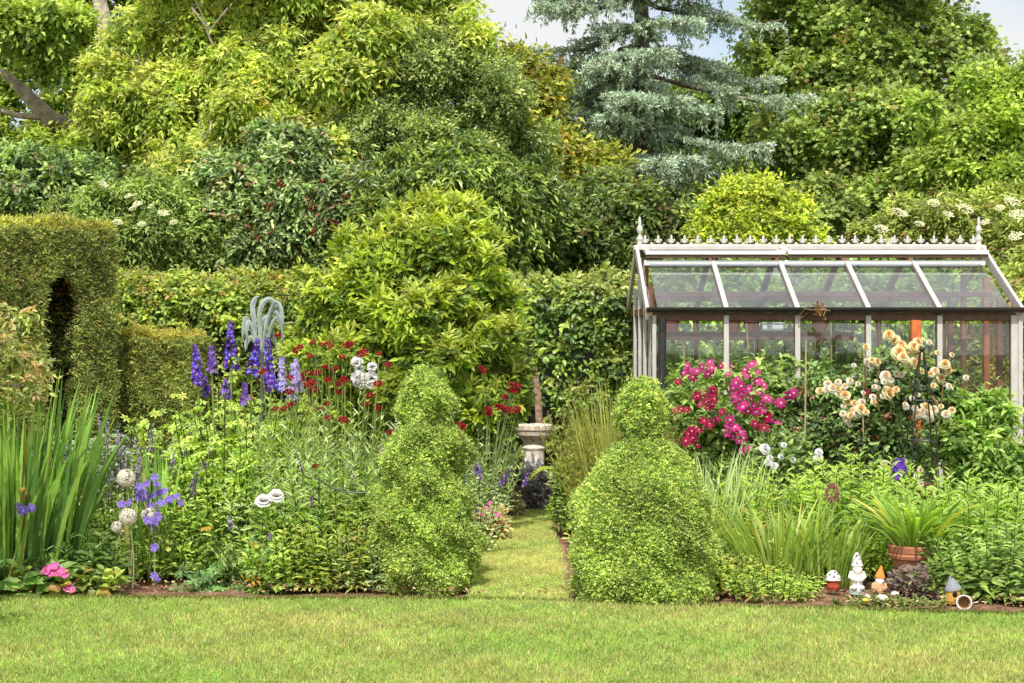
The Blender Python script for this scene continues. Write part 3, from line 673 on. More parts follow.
# blue spruce
def spruce():
    rng = RNG(40); Y = 23.; X = P(641, 0, Y)[0]
    t = thing('blue_spruce', 'tall blue grey spruce with hanging needle fringes left of the greenhouse', 'tree', (X, Y, 0))
    w = G(); br = A(150, 130, 116, .6)
    tube(w, [(X, Y, 0), (X - .02, Y, 2.5), (X + .02, Y, 5), (X - .02, Y, 8), (X, Y, 11)], [.15, .13, .105, .07, .03], br, 12, 0, rng); w.build('trunk', BARK, t)
    b = G(); ng = G(); pos = []; axs = []; cw = []
    z = 1.9; ang = 0.
    lim = []
    while z < 8.6:
        for _ in range(3 if rng.random() < .12 else 2):
            ang += 2.4 + rng.normal() * .25
            Lb = (2.55 - .12 * (z - 2)) * rng.choice([rng.uniform(.35, .7), rng.uniform(.75, 1.12)], p=[.28, .72])
            if 3.0 < z < 4.3: Lb *= .9
            lim.append((z + rng.normal() * .05, ang, Lb))
        if rng.random() < .7: lim.append((z + .06, rng.uniform(-2.3, -.85), rng.uniform(.5, 1.5)))
        z += .19
    for z, ang, Lb in lim:
        if math.sin(ang) > .6 and rng.random() < .5: continue
        d = np.array([math.cos(ang), math.sin(ang), 0]); s = np.linspace(0, 1, 9)
        zz = z + Lb * (-.42 * s + .24 * s ** 2.2) + .02 * rng.normal(size=9)
        path = np.stack([X + d[0] * Lb * s, Y + d[1] * Lb * s, zz], 1); path[1:, :2] += rng.normal(size=(8, 2)) * .03
        tube(b, path, np.linspace(.04, .008, 9), br * .8, 5, 0, rng, cap=False)
        side = np.array([-d[1], d[0], 0])
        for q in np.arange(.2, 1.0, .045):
            if rng.random() < .2: continue
            p0 = np.array([np.interp(q, s, path[:, k]) for k in range(3)])
            for sg in (-1, 1):
                ll = (.62 * (1 - q) + .16) * rng.uniform(.7, 1.2)
                dd = nrm(d * .75 + side * sg * .75 + UP * rng.uniform(-.3, .12))
                m = max(4, int(ll / .05)); u = np.linspace(.1, 1, m)
                pp = p0 + dd * (ll * u)[:, None] - UP * (.12 * ll * u ** 2)[:, None]
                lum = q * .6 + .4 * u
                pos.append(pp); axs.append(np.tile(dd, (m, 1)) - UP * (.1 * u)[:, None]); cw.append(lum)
                # hanging tassels
                for r_ in range(2):
                    if rng.random() < .42:
                        i = rng.integers(1, m); hl = rng.uniform(.08, .22); mm = max(3, int(hl / .045)); v = np.linspace(.1, 1, mm)
                        hp = pp[i] - UP * (hl * v)[:, None] + rng.normal(size=3) * .03 * v[:, None]
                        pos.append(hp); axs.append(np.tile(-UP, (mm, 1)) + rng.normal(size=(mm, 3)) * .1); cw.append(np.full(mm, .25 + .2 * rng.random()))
    b.build('branch', BARK, t)
    pos = np.concatenate(pos); axs = nrm(np.concatenate(axs)); cw = np.concatenate(cw)
    n = len(pos); reps = 7
    pos = np.repeat(pos, reps, 0); axs = np.repeat(axs, reps, 0); cw = np.repeat(cw, reps)
    n = len(pos)
    a = nrm(axs + rng.normal(size=(n, 3)) * .6 + UP * .3)
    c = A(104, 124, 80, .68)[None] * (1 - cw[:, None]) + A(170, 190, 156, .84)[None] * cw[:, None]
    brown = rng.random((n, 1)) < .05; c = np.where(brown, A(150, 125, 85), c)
    c = c * (1 + rng.normal(size=(n, 1)) * .18)
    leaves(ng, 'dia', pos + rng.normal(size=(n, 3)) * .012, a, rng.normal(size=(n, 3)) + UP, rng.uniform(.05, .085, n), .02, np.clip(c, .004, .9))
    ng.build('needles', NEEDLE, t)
    print('spruce needles', n)
spruce()

# ================================================================== HEDGES
def tall_hedge():
    rng = RNG(50)
    p0 = np.array([-4.3, 9.9]) ; p0 = np.array([-3.95, 13.1]) - np.array([.68, .9]) * .9; p1 = np.array([-3.27, 14.0])
    d = p1 - p0; ln = np.linalg.norm(d); d = d / ln; nr = np.array([d[1], -d[0]])    # faces +X
    th = .95; h = 2.54
    W3 = lambda s, q, z: np.array([p0[0] + d[0] * s - nr[0] * q, p0[1] + d[1] * s - nr[1] * q, z])
    t = thing('clipped_hedge', 'tall clipped yew hedge with a dark arched opening at the left', 'hedge', W3(ln / 2, th / 2, 0))
    def s_of(px):      # wall position seen at column px
        k = (px - 512) / F; return (k * p0[1] - p0[0]) / (d[0] - k * d[1])
    a0, a1 = s_of(44), s_of(79); am = (a0 + a1) / 2; ah = (a1 - a0) / 2; spring = 1.82
    def inarch(p):
        s = (p[:, 0] - p0[0]) * d[0] + (p[:, 1] - p0[1]) * d[1]; z = p[:, 2]
        return (np.abs(s - am) < ah) & (z < spring + np.sqrt(np.clip(1 - ((s - am) / ah) ** 2, 0, 1)) * .3)
    pal = [(3, A(146, 152, 74, .84)), (3, A(118, 134, 62, .84)), (2, A(96, 116, 54, .8)), (.9, A(172, 156, 84, .85)), (.3, A(140, 108, 66, .7))]
    top = [(3, A(178, 176, 88, .8)), (3, A(150, 156, 70, .8)), (1.2, A(192, 172, 100, .8)), (1, A(112, 124, 52, .8))]  # sunlit look of the hedge top, put into a lighter leaf palette
    g = G()
    u3 = np.array([d[0], d[1], 0]); n3 = np.array([nr[0], nr[1], 0]); r = .1
    wall_leaves(g, rng, W3(0, 0, 0), u3 * ln, UP * (h - r * .6), 46000, (.022, .04), .3, pal, inarch, .06, 4, .05, noise=.012)
    wall_leaves(g, rng, W3(ln, 0, 0), -n3 * th, UP * (h - r * .6), 9000, (.022, .04), .3, pal, None, .06, 4, .05)
    wall_leaves(g, rng, W3(0, -.0, h - .03), u3 * ln, -n3 * th, 14000, (.022, .04), .3, top, None, .07, 4, .05, noise=.02)
    # rounded shoulders
    for z_, o_ in ((h - .05, .03), (h - .02, .06)):
        wall_leaves(g, rng, W3(0, o_, z_ - .04), u3 * ln, UP * .06 - n3 * .03, 2600, (.022, .04), .3, top, None, .04, 4, .05)
    # jambs of the arch
    wall_leaves(g, rng, W3(a1, 0, 0), -n3 * th, UP * (spring + .1), 5000, (.022, .04), .3, pal, None, .05, 4, .05)
    wall_leaves(g, rng, W3(a0, th, 0), n3 * th, UP * (spring + .1), 5000, (.022, .04), .3, pal, None, .05, 4, .05)
    # twiggy dark inside: three blocks and the arch crown
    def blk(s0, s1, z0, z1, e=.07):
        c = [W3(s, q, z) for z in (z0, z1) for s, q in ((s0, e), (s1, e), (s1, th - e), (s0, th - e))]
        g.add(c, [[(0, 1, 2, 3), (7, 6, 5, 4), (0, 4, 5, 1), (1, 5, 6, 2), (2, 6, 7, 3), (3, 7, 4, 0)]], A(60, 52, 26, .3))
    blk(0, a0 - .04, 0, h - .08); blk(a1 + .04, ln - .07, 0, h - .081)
    m = 10
    for i in range(m):
        x0 = a0 - .04 + (a1 - a0 + .08) * i / m; x1 = a0 - .04 + (a1 - a0 + .08) * (i + 1) / m
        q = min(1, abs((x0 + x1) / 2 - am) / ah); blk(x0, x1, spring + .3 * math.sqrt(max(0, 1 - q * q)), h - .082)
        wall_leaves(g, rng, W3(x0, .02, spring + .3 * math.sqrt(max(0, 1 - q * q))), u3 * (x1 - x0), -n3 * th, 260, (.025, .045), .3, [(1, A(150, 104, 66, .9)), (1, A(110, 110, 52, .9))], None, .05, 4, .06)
    g.build('foliage', CLIP, t)
    # garden beyond the arch
    c = W3(am + .05, th + .5, 0)
    tree('ivy_bush', 'dark leafy bush seen through the arch of the tall clipped hedge', 'bush', 52, [(c + UP * .8, np.array([.5, .8, .8])), (c + UP * 1.7 - np.append(nr, 0) * .5, np.array([.5, .8, .8]))],
         c, 900, [(2, A(120, 150, 70, .9)), (2, A(90, 120, 54, .9)), (1, A(150, 110, 70, .8))], 'leaf', .15, 6, (.05, .09), .55, .3, sub=6, limbs=3, tr=.04)
tall_hedge()
def low_hedge():
    rng = RNG(53); Y = 14.25
    x0, x1 = P(104, 0, Y)[0], P(190, 0, Y)[0]; h = H + (HY - 334) * Y / F; dp = .8
    t = thing('clipped_hedge', 'lower clipped yew block stepping down beside the tall arched hedge', 'hedge', ((x0 + x1) / 2, Y + dp / 2, 0))
    pal = [(3, A(148, 154, 74, .8)), (3, A(120, 136, 62, .8)), (2, A(108, 122, 54, .9)), (1, A(170, 162, 88, .8)), (.4, A(140, 108, 66, .8))]
    top = [(3, A(190, 178, 84)), (2, A(150, 150, 60))]  # lighter palette: sunlight on the top is painted into the leaf colour
    g = G(); X = np.array([1., 0, 0]); Yv = np.array([0, 1., 0])
    wall_leaves(g, rng, (x0, Y, 0), X * (x1 - x0), UP * (h - .04), 17000, (.022, .04), .32, pal, None, .06, 4, .05)
    wall_leaves(g, rng, (x1, Y, 0), Yv * dp, UP * (h - .04), 9000, (.022, .04), .32, pal, None, .06, 4, .05)
    wall_leaves(g, rng, (x0, Y, h - .03), X * (x1 - x0), Yv * dp, 7000, (.022, .04), .32, top, None, .06, 4, .05)
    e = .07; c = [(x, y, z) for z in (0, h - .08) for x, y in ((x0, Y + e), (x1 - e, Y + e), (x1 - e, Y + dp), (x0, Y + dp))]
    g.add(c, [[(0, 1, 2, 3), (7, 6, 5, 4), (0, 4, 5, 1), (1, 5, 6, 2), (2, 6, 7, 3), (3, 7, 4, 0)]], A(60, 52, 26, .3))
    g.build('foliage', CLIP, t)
low_hedge()
def leafy_hedge(label, seed, px0, px1, pytop, Y, dp, n, pal, tip, tipw, L, wr, mat, bottom=.3, rise=.3):
    rng = RNG(seed); x0, x1 = P(px0, 0, Y)[0], P(px1, 0, Y)[0]; h = H + (HY - pytop) * Y / F
    t = thing('leafy_hedge', label, 'hedge', ((x0 + x1) / 2, Y + dp / 2, 0))
    lobes = []; m = int((x1 - x0) / .28)
    for i in range(m):
        x = x0 + (i + .5) / m * (x1 - x0)
        for z in np.arange(bottom, h - .1, .34):
            lobes.append((np.array([x + rng.normal() * .06, Y + dp / 2 + rng.normal() * .05, min(z + rng.normal() * .05, h - .22)]), np.array([.24, dp / 2 * rng.uniform(.9, 1.1), .24])))
        lobes.append((np.array([x, Y + dp / 2, h - .25 + rng.normal() * .04]), np.array([.22, dp * .5, .25])))
    g = G(); p, o = shell(rng, lobes, n, .75, 1.08, .68)
    o = nrm(o * np.array([.6, 1, 1]))
    spray(g, rng, p, o, 'leaf', .16, 6, L, wr, .35, .7, .7, .5, pal, tip, tipw, .2, rise=rise)
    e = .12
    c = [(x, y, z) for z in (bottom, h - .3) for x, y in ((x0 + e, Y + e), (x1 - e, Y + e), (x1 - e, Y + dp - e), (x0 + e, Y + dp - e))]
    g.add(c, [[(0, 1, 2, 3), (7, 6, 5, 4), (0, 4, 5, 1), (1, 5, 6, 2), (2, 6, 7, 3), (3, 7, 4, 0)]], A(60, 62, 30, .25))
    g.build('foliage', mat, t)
    for i in range(int((x1 - x0) / .2)):
        w = G()
        x = x0 + rng.random() * (x1 - x0); yy = Y + rng.uniform(.1, dp * .6)
        tube(w, curve((x, yy, 0), (x + rng.normal() * .12, yy, bottom + .5), 5, (0, 0, 0), .02, rng), np.linspace(.02, .01, 5), A(120, 85, 62, .5), 6, 0, rng); w.build('stem', BARK, t)
leafy_hedge('informal beech hedge with pinkish tips running behind the purple flower spikes', 54, 96, 345, 272, 16.6, .8, 8600,
            [(4, A(164, 184, 70)), (3, A(130, 160, 58)), (2, A(96, 128, 48)), (.5, A(190, 160, 84))], A(206, 166, 104), .16, (.045, .075), .58, LEAF)
leafy_hedge('dark glossy beech hedge behind the bird bath, left of the greenhouse', 55, 500, 650, 278, 16.9, .8, 5000,
            [(4, A(112, 148, 54)), (3, A(86, 122, 46)), (2, A(140, 164, 62)), (1, A(58, 88, 36))], A(180, 180, 84), .4, (.055, .09), .6, GLOSSY)
# big golden leafy shrub
Y = 14.6
tree('choisya_bush', 'big lime yellow leafy bush in the middle behind the flower bed', 'bush', 56,
     [lob(425, 275, Y, 66, 56), lob(368, 292, Y-.1, 52, 46), lob(458, 305, Y, 48, 60), lob(410, 345, Y-.2, 82, 56), lob(338, 312, Y-.1, 28, 32), lob(400, 236, Y, 22, 18), lob(350, 252, Y, 18, 16), lob(480, 370, Y, 40, 52), lob(440, 222, Y+.1, 40, 20), lob(350, 380, Y-.1, 50, 50), lob(440, 420, Y, 60, 60), lob(335, 355, Y, 34, 44), lob(495, 330, Y+.2, 24, 56), lob(470, 400, Y-.2, 50, 40)],
     (P(425, 500, Y)[0], Y, 0), 7600, [(5, A(166, 184, 50, .56)), (4, A(138, 166, 46, .56)), (3, A(102, 136, 42, .58)), (1.4, A(80, 112, 38))], 'leaf', .13, 8, (.065, .11), .38, -.05, sub=12, fr=(.22, .38), tip=A(200, 206, 84, .6), tipw=.4, limbs=6, tr=.06, mat=LEAF, outw=.6, up=.6)

# ================================================================== GREENHOUSE
def greenhouse():
    rng = RNG(60)
    XL, XR, Y0, YR, Y1 = 1.2, 4.29, 14.5, 15.7, 16.9
    ZE, ZR = 1.84, 2.385
    wh = A(214, 209, 202, .52); ced = A(150, 108, 84, .6); cedd = A(134, 92, 72, .6); dk = A(48, 46, 46, .6)
    t = thing('greenhouse', 'white and cedar greenhouse with fleur topped ridge, open roof vents and glass walls', 'greenhouse', ((XL + XR) / 2, YR, 0))
    xs = [XL + .012, 1.825, 2.432, 3.036, 3.642, XR - .012]
    roofz = lambda y: ZE + (ZR - ZE) * (1 - abs(y - YR) / (YR - Y0))
    # posts: white outer cap on a cedar mullion
    for yy, sg in ((Y0, -1), (Y1, 1)):
        for i, x in enumerate(xs):
            g = G(); wdt = (.035 if i == 0 else .06) if i in (0, 5) else .045
            beam(g, (x, yy + sg * .02, .1), (x, yy + sg * .02, ZE - .05), wdt, .03, wh, (0, 1, 0), 0)
            beam(g, (x, yy - sg * .03, .1), (x, yy - sg * .03, ZE - .06), wdt * .85, .062, ced if sg < 0 else cedd, (0, 1, 0), 1)
            g.build('post', [WHITE, CEDAR], t)
    g = G(); beam(g, (XR + .035, Y0 - .03, .1), (XR + .035, Y0 - .03, ZE - .03), .04, .04, wh, (0, 1, 0)); g.build('corner_trim', WHITE, t)
    # gable frames
    for x, sg in ((XL, -1), (XR, 1)):
        for yy in ((15.1, 15.7, 16.3) if sg < 0 else (14.84, 15.27, 16.02, 16.5)):
            g = G(); top = roofz(yy) - .06
            beam(g, (x + sg * .02, yy, .1), (x + sg * .02, yy, top), .05, .03, wh, (1, 0, 0), 0) if sg < 0 else None
            beam(g, (x - sg * .035, yy, .1), (x - sg * .035, yy, top), (.09 if yy == 15.27 else .05) if sg > 0 else .05, .05, A(186, 112, 72, .6) if yy == 15.27 and sg > 0 else cedd, (1, 0, 0), 1)  # sunlight on the wide right post is put into its orange colour
            g.build('gable_post', [WHITE, CEDAR], t)
        g = G(); beam(g, (x, Y0 + .08, ZE - .02), (x, Y1 - .08, ZE - .02), .06, .07, cedd); beam(g, (x, Y0 + .08, .8), (x, Y1 - .08, .8), .05, .06, cedd); g.build('gable_rail', CEDAR, t)
        g = G()
        for ya in (Y0 - .07, Y1 + .07):
            za = roofz(ya); beam(g, (x + sg * .05, ya, za - .01), (x + sg * .05, YR - .002 * np.sign(YR - ya), ZR + .012), .03, .1, wh, (0, 0, 1))
        g.build('bargeboard', WHITE, t)
        gg = G(); gg.add([(x, Y0 + .06, .15), (x, Y1 - .06, .15), (x, Y1 - .06, ZE - .06), (x, Y0 + .06, ZE - .06)], [[(0, 1, 2, 3)]], (.5, .5, .5))
        gg.add([(x, Y0 + .1, ZE + .03), (x, Y1 - .1, ZE + .03), (x, YR, ZR - .05)], [[(0, 1, 2)]], (.5, .5, .5)); gg.build('pane', WALLGLASS, t)
    # eaves, sill, gutter
    for yy, sg in ((Y0, -1), (Y1, 1)):
        g = G(); beam(g, (XL, yy - sg * .02, ZE - .062), (XR, yy - sg * .02, ZE - .062), .08, .07, A(122, 92, 76, .5)); g.build('eaves_beam', CEDAR, t)
        g = G(); beam(g, (XL, yy, .07), (XR, yy, .07), .1, .13, cedd); g.build('sill', CEDAR, t)
        g = G(); beam(g, (XL, yy + sg * .012, ZE + .006), (XR, yy + sg * .012, ZE + .006), .03, .014, A(190, 160, 150, .6)); g.build('eaves_trim', WHITE, t)
    g = G()
    m = 12; ring = [(math.cos(math.pi + math.pi * i / m) * .042, math.sin(math.pi + math.pi * i / m) * .045) for i in range(m + 1)]
    V = [(x, Y0 - .085 + a, ZE + .018 + b) for x in (XL - .06, XR + .1) for a, b in ring]
    g.add(V, [[(i, i + 1, i + m + 2, i + m + 1) for i in range(m)]], dk)
    for x in (XL - .06, XR + .1): g.add([(x, Y0 - .085 + a, ZE + .018 + b) for a, b in ring], [np.arange(m + 1)[None]], dk)
    for x in xs[1:-1]: beam(g, (x, Y0 - .085, ZE - .03), (x, Y0 - .02, ZE - .03), .03, .02, dk)
    g.build('gutter', DARK, t)
    g = G(); tube(g, [(XL + .075, Y0 - .085, ZE - .07), (XL + .075, Y0 - .07, ZE - .2), (XL + .075, Y0 - .06, .15)], .034, dk, 12); g.build('downpipe', DARK, t)
    # rafters
    for i, x in enumerate(xs):
        for y0, sg in ((Y0, -1), (Y1, 1)):
            if i in (0, 5): continue
            g = G(); a = (x, y0 + sg * .03, roofz(y0 + sg * .03) + .02); b = (x, YR + sg * .26, roofz(YR - .26) + .02)
            beam(g, a, b, .042, .03, wh if sg < 0 else cedd, (0, 0, 1), 0)
            beam(g, (x, y0, roofz(y0) - .02), (x, YR + sg * .02, ZR - .03), .045, .05, cedd, (0, 0, 1), 1)
            g.build('rafter', [WHITE, CEDAR], t)
    # roof panes
    nrmz = .012
    for sg in (-1, 1):
        ye = Y0 if sg < 0 else Y1; yv = YR + sg * .26
        for i in range(5):
            a, b = xs[i] + .028, xs[i + 1] - .028
            g = G(); g.add([(a, ye, ZE + nrmz), (b, ye, ZE + nrmz), (b, yv, roofz(yv) + nrmz), (a, yv, roofz(yv) + nrmz)], [[(0, 1, 2, 3)]], (.5, .5, .5)); g.build('roof_pane', ROOFGLASS, t)
        g = G(); beam(g, (XL, YR + sg * .26, roofz(yv) + .0), (XR, YR + sg * .26, roofz(yv) + .0), .06, .05, A(206, 196, 186, .85) if sg < 0 else cedd); g.build('vent_header', WHITE, t)
        # upper roof at the back stays closed
    g = G(); yv = YR + .26
    g.add([(XL, yv, roofz(yv)), (XR, yv, roofz(yv)), (XR, YR + .02, ZR), (XL, YR + .02, ZR)], [[(0, 1, 2, 3)]], (.5, .5, .5)); g.build('roof_pane', ROOFGLASS, t)
    # purlin seen through the glass
    for yy in (15.0, 16.45):
        g = G(); beam(g, (XL + .06, yy, roofz(yy) - .09), (XR - .06, yy, roofz(yy) - .09), .04, .05, cedd); g.build('purlin', CEDAR, t)
    # open vents hinged at the ridge
    for a, b, zl in ((XL + .01, 2.47, 2.358), (2.50, XR + .02, 2.36)):
        v = G(); yl = YR - .31
        A0, B0 = np.array((a, YR - .03, ZR + .0)), np.array((b, YR - .03, ZR + .0)); A1, B1 = np.array((a, yl, zl)), np.array((b, yl, zl))
        beam(v, A1, B1, .05, .035, A(214, 204, 192, .9)); beam(v, A0 + [.02, 0, 0], A1 + [.02, .03, .01], .04, .035, wh); beam(v, B0 - [.02, 0, 0], B1 + [-.02, .03, .01], .04, .035, wh)
        beam(v, A1 + [0, .012, -.032], B1 + [0, .012, -.032], .04, .028, A(122, 92, 76, .5), mat=1)
        vo = v.build('roof_vent', [WHITE, CEDAR], t)
        g = G(); g.add([A0 + [.04, 0, .003], B0 + [-.04, 0, .003], B1 + [-.04, .03, .003], A1 + [.04, .03, .003]], [[(0, 1, 2, 3)]], (.5, .5, .5)); g.build('vent_pane', ROOFGLASS, vo)
        bpy.data.objects[vo.name].children[0].location = (0, 0, 0)
        for x in (a + .65, b - .65):
            g = G(); tube(g, [(x, yl + .04, zl - .02), (x, yl + .07, roofz(YR - .26) - .05)], .008, dk, 6); ball(g, (x, yl + .03, zl - .035), .02, dk, 8, 5); g.build('vent_stay', DARK, t)
    # hinge block between the vents
    g = G(); beam(g, (2.485, YR - .28, 2.375), (2.485, YR - .02, ZR + .03), .06, .03, wh); g.build('vent_cap', WHITE, t)
    # ridge and its cresting
    g = G(); beam(g, (XL - .08, YR, ZR + .03), (XR + .08, YR, ZR + .03), .09, .045, wh); g.build('ridge', WHITE, t)
    g = G(); n = 26
    beam(g, (XL, YR, ZR + .059), (XR, YR, ZR + .059), .02, .012, wh)
    for i in range(n):
        x = XL + .03 + (XR - XL - .06) * i / (n - 1); z = ZR + .064
        ball(g, (x, YR, z + .046), (.013, .008, .042), wh, 8, 6); ball(g, (x, YR, z + .022), (.03, .009, .009), wh, 8, 4)
        for s in (-1, 1):
            tube(g, [(x + s * .004, YR, z + .015), (x + s * .016, YR, z + .038), (x + s * .028, YR, z + .044), (x + s * .033, YR, z + .03)], [.006, .008, .008, .006], wh, 6)
        ball(g, (x + (XR - XL) / n / 2, YR, z + .008), (.018, .006, .01), wh, 7, 4)
    g.build('cresting', WHITE, t)
    prof = [(0, .035), (.03, .036), (.05, .022), (.08, .03), (.1, .036), (.115, .018), (.14, .014), (.155, .026), (.185, .03), (.21, .02), (.225, .012), (.245, .018), (.26, .014), (.3, .004)]
    for x in (XL - .02, XR + .02):
        g = G(); lathe(g, prof, wh, (x, YR, ZR + .02), 14); o = g.build('finial', WHITE, t, smooth=True)
    # front, back and wall panes
    for yy, sg in ((Y0, -1), (Y1, 1)):
        for i in range(5):
            a, b = xs[i] + .03, xs[i + 1] - .03
            g = G(); g.add([(a, yy, .14), (b, yy, .14), (b, yy, ZE - .12), (a, yy, ZE - .12)], [[(0, 1, 2, 3)]], (.5, .5, .5)); g.build('pane', WALLGLASS, t)
    # door posts and shelves inside
    g = G(); beam(g, (3.42, 14.4, .0), (3.42, 14.4, ZE - .09), .085, .07, A(204, 112, 62, .6), (0, 1, 0)); g.build('door_post', CEDAR, t)
    g = G(); beam(g, (XL + .1, 16.55, 1.62), (3.3, 16.55, 1.62), .24, .03, A(136, 108, 94, .55)); beam(g, (XL + .1, 16.42, 1.585), (3.3, 16.42, 1.585), .025, .06, A(136, 106, 92, .55)); g.build('shelf', CEDAR, t)
    g = G()
    for k in range(5): beam(g, (XL + .12, 16.2 + k * .12, .8), (3.35, 16.2 + k * .12, .8), .09, .025, cedd)
    for x in (1.4, 2.3, 3.2):
        for y in (16.22, 16.66): beam(g, (x, y, 0), (x, y, .786), .05, .05, cedd, (0, 1, 0))
    g.build('staging', CEDAR, t)
greenhouse()
# pots on the high shelf
pr = [(0, .055), (.11, .078), (.112, .09), (.15, .094), (.152, .08), (.12, .075)]
for px, s, lab in ((671, 1.15, 'terracotta pot at the left end of the high greenhouse shelf'), (733, 1., 'terracotta pot in the middle of the high greenhouse shelf'),
                   (750, .85, 'smaller terracotta pot beside the middle one on the high greenhouse shelf'), (820, 1.1, 'terracotta pot on the right half of the high greenhouse shelf')):
    x = (px - 512) * 16.55 / F; g = G(); lathe(g, [(z * s, r * s) for z, r in pr], A(160, 108, 84, .5), (x, 16.55, 1.637), 20, caps=True)
    tag(g.build('flower_pot', TERRA, origin=(x, 16.55, 1.637), smooth=False), lab, 'pot', 'pots on the greenhouse shelf')
x = (772 - 512) * 16.5 / F; g = G(); beam(g, (x - .1, 16.52, 1.68), (x + .1, 16.52, 1.68), .16, .08, A(226, 224, 220, .8)); beam(g, (x - .11, 16.52, 1.722), (x + .11, 16.52, 1.722), .18, .012, A(206, 204, 200, .8))
tag(g.build('storage_box', GLAZE, origin=(x, 16.5, 1.64)), 'white lidded box on the high greenhouse shelf', 'box')
x = (838 - 512) * 16.4 / F; g = G()
for z, e in ((.815, 0), (.85, .012)): beam(g, (x - .22 - e, 16.4, z + .02), (x + .22 + e, 16.4, z + .02), .26 + e * 2, .035, A(120, 130, 160, .6))
tag(g.build('seed_tray', GLAZE, origin=(x, 16.4, .8)), 'blue grey seed tray on the low greenhouse staging', 'tray')
# tomato plants
TOM = [(4, A(150, 180, 84, .8)), (3, A(114, 150, 64, .8)), (1.5, A(180, 196, 104, .8))]
for k, (px, yy, hh, lab) in enumerate([(690, 15.3, 1.45, 'leafy tomato plant in the first bay of the greenhouse from the left'), (760, 15.4, 1.6, 'leafy tomato plant in the second bay of the greenhouse'),
        (832, 15.3, 1.6, 'tomato plant in the third bay of the greenhouse'), (885, 15.5, 1.5, 'tomato plant in the fourth bay of the greenhouse, left of the orange post')]):
    rng = RNG(70 + k); x = (px - 512) * yy / F
    t = thing('tomato_plant', lab, 'plant', (x, yy, 0), 'tomato plants in the greenhouse'); g = G()
    stems(g, rng, (x, yy, 0), 14, (hh * .6, hh * 1.12), .3, .06, (.08, .14), .42, 26, TOM, .1, up=.1, droop=.5, r=.007, jit=.25); g.build('foliage', LEAF, t)
    g = G(); tube(g, curve((x, yy - .02, 0), (x + rng.normal() * .08, yy, hh + .12), 4, (0, 0, 0)), .008, A(180, 150, 100, .7), 6); g.build('cane', CEDAR, t)
# brown tuft of dead growth caught on the gutter
rng = RNG(74); c = P(817, 311, 14.38); g = G(); n = 60
for i in range(22): tube(g, curve(c + rng.normal(size=3) * .015, c + rng.normal(size=3) * np.array([.05, .015, .04]) + [0, -.02, 0], 5, rng.normal(size=3) * .05), .004, A(196, 156, 110, .5) * rng.uniform(.7, 1.2), 4)
tag(g.build('dead_vine', LEAF, origin=c), 'dry brown curl of dead vine caught on the greenhouse gutter', 'vine')
# shrubs standing beyond the greenhouse so that its glass looks onto green
tree('snowberry_bush', 'shadowed green bush seen through the glass at the back of the greenhouse', 'bush', 76,
     [lob(700, 400, 18., 80, 120), lob(800, 400, 18., 80, 120), lob(900, 400, 18.1, 70, 110), lob(760, 300, 18.2, 120, 40), lob(880, 310, 18.2, 90, 40)], (P(800, 0, 18)[0], 18., 0), 4200,
     [(4, A(150, 178, 80, .85)), (3, A(116, 148, 62, .85)), (1, A(176, 190, 96, .85))], 'leaf', .22, 7, (.07, .11), .5, .3, sub=9, limbs=4, tr=.05)
tree('forsythia_bush', 'sunlit green bush just right of the greenhouse end at the edge of the view', 'bush', 77,
     [lob(1040, 330, 17.2, 60, 70), lob(1050, 430, 17.2, 70, 80), lob(985, 400, 17.6, 50, 90)], (P(1040, 0, 17.2)[0], 17.2, 0), 2600,
     [(4, A(164, 174, 74)), (3, A(130, 148, 58)), (1, A(100, 122, 46)), (.5, A(176, 146, 96))], 'leaf', .22, 7, (.07, .1), .42, .3, sub=9, limbs=4, tr=.05)

# ================================================================== BOX TOPIARIES
BOX = [(3, A(158, 178, 78, .8)), (3, A(130, 155, 63, .78)), (2, A(102, 129, 51, .72)), (1., A(182, 196, 98, .8)), (.3, A(170, 140, 90, .5))]
def topiary(label, seed, pxc, Yc, rows, base, nn, ratio=1.0, noise=.025, sq=2.6, wob=0., neck=.8):
    rng = RNG(seed); g = G(); x = P(pxc, 0, Yc)[0]
    prof = sorted([(max(.0, H + (HY - py) * Yc / F), M(w, Yc)) for py, w in rows])
    prof = [(z, max(.01, w - .03)) for z, w in prof]
    zs = np.array([z for z, w in prof]); ws = np.array([w for z, w in prof])
    for i in range(1, len(ws) - 1):
        if ws[i] < ws[i - 1] and ws[i] <= ws[i + 1]: ws[i] *= neck
    prof = list(zip(zs, ws))
    profile_bush(g, rng, x, Yc, prof, int(nn * 1.9), (.012, .02), .62, BOX, .05, noise, ratio, 3, .17, sq, wob=wob)
    t = thing('box_topiary', label, 'topiary', (x, Yc, 0), 'clipped box topiaries flanking the grass path')
    g.build('foliage', CLIP, t)
    w = G(); tube(w, [(x, Yc, 0), (x + .01, Yc, .3), (x, Yc, .9)], [.03, .025, .015], A(120, 100, 80, .5), 7); w.build('stem', BARK, t)
topiary('broad clipped box topiary with a round ball on top, right of the grass path', 80, 643, 10.75,
        [(603, 66), (592, 70), (560, 71), (535, 70), (510, 69), (494, 66), (482, 60), (470, 51), (458, 41), (448, 33), (441, 25), (436, 21), (430, 23), (418, 26), (405, 25), (394, 23), (384, 16), (377, 5)], 0, 46000)
topiary('clipped box topiary in three stacked tiers, left of the grass path', 81, 426, 11.15,
        [(592, 46), (560, 51), (530, 51), (505, 49), (490, 46), (483, 42), (478, 41), (470, 42), (455, 43), (440, 40), (430, 33), (424, 25), (419, 25), (410, 28), (397, 28), (384, 23), (374, 14), (366, 3)], 0, 38000, noise=.04, wob=.02, neck=1.)

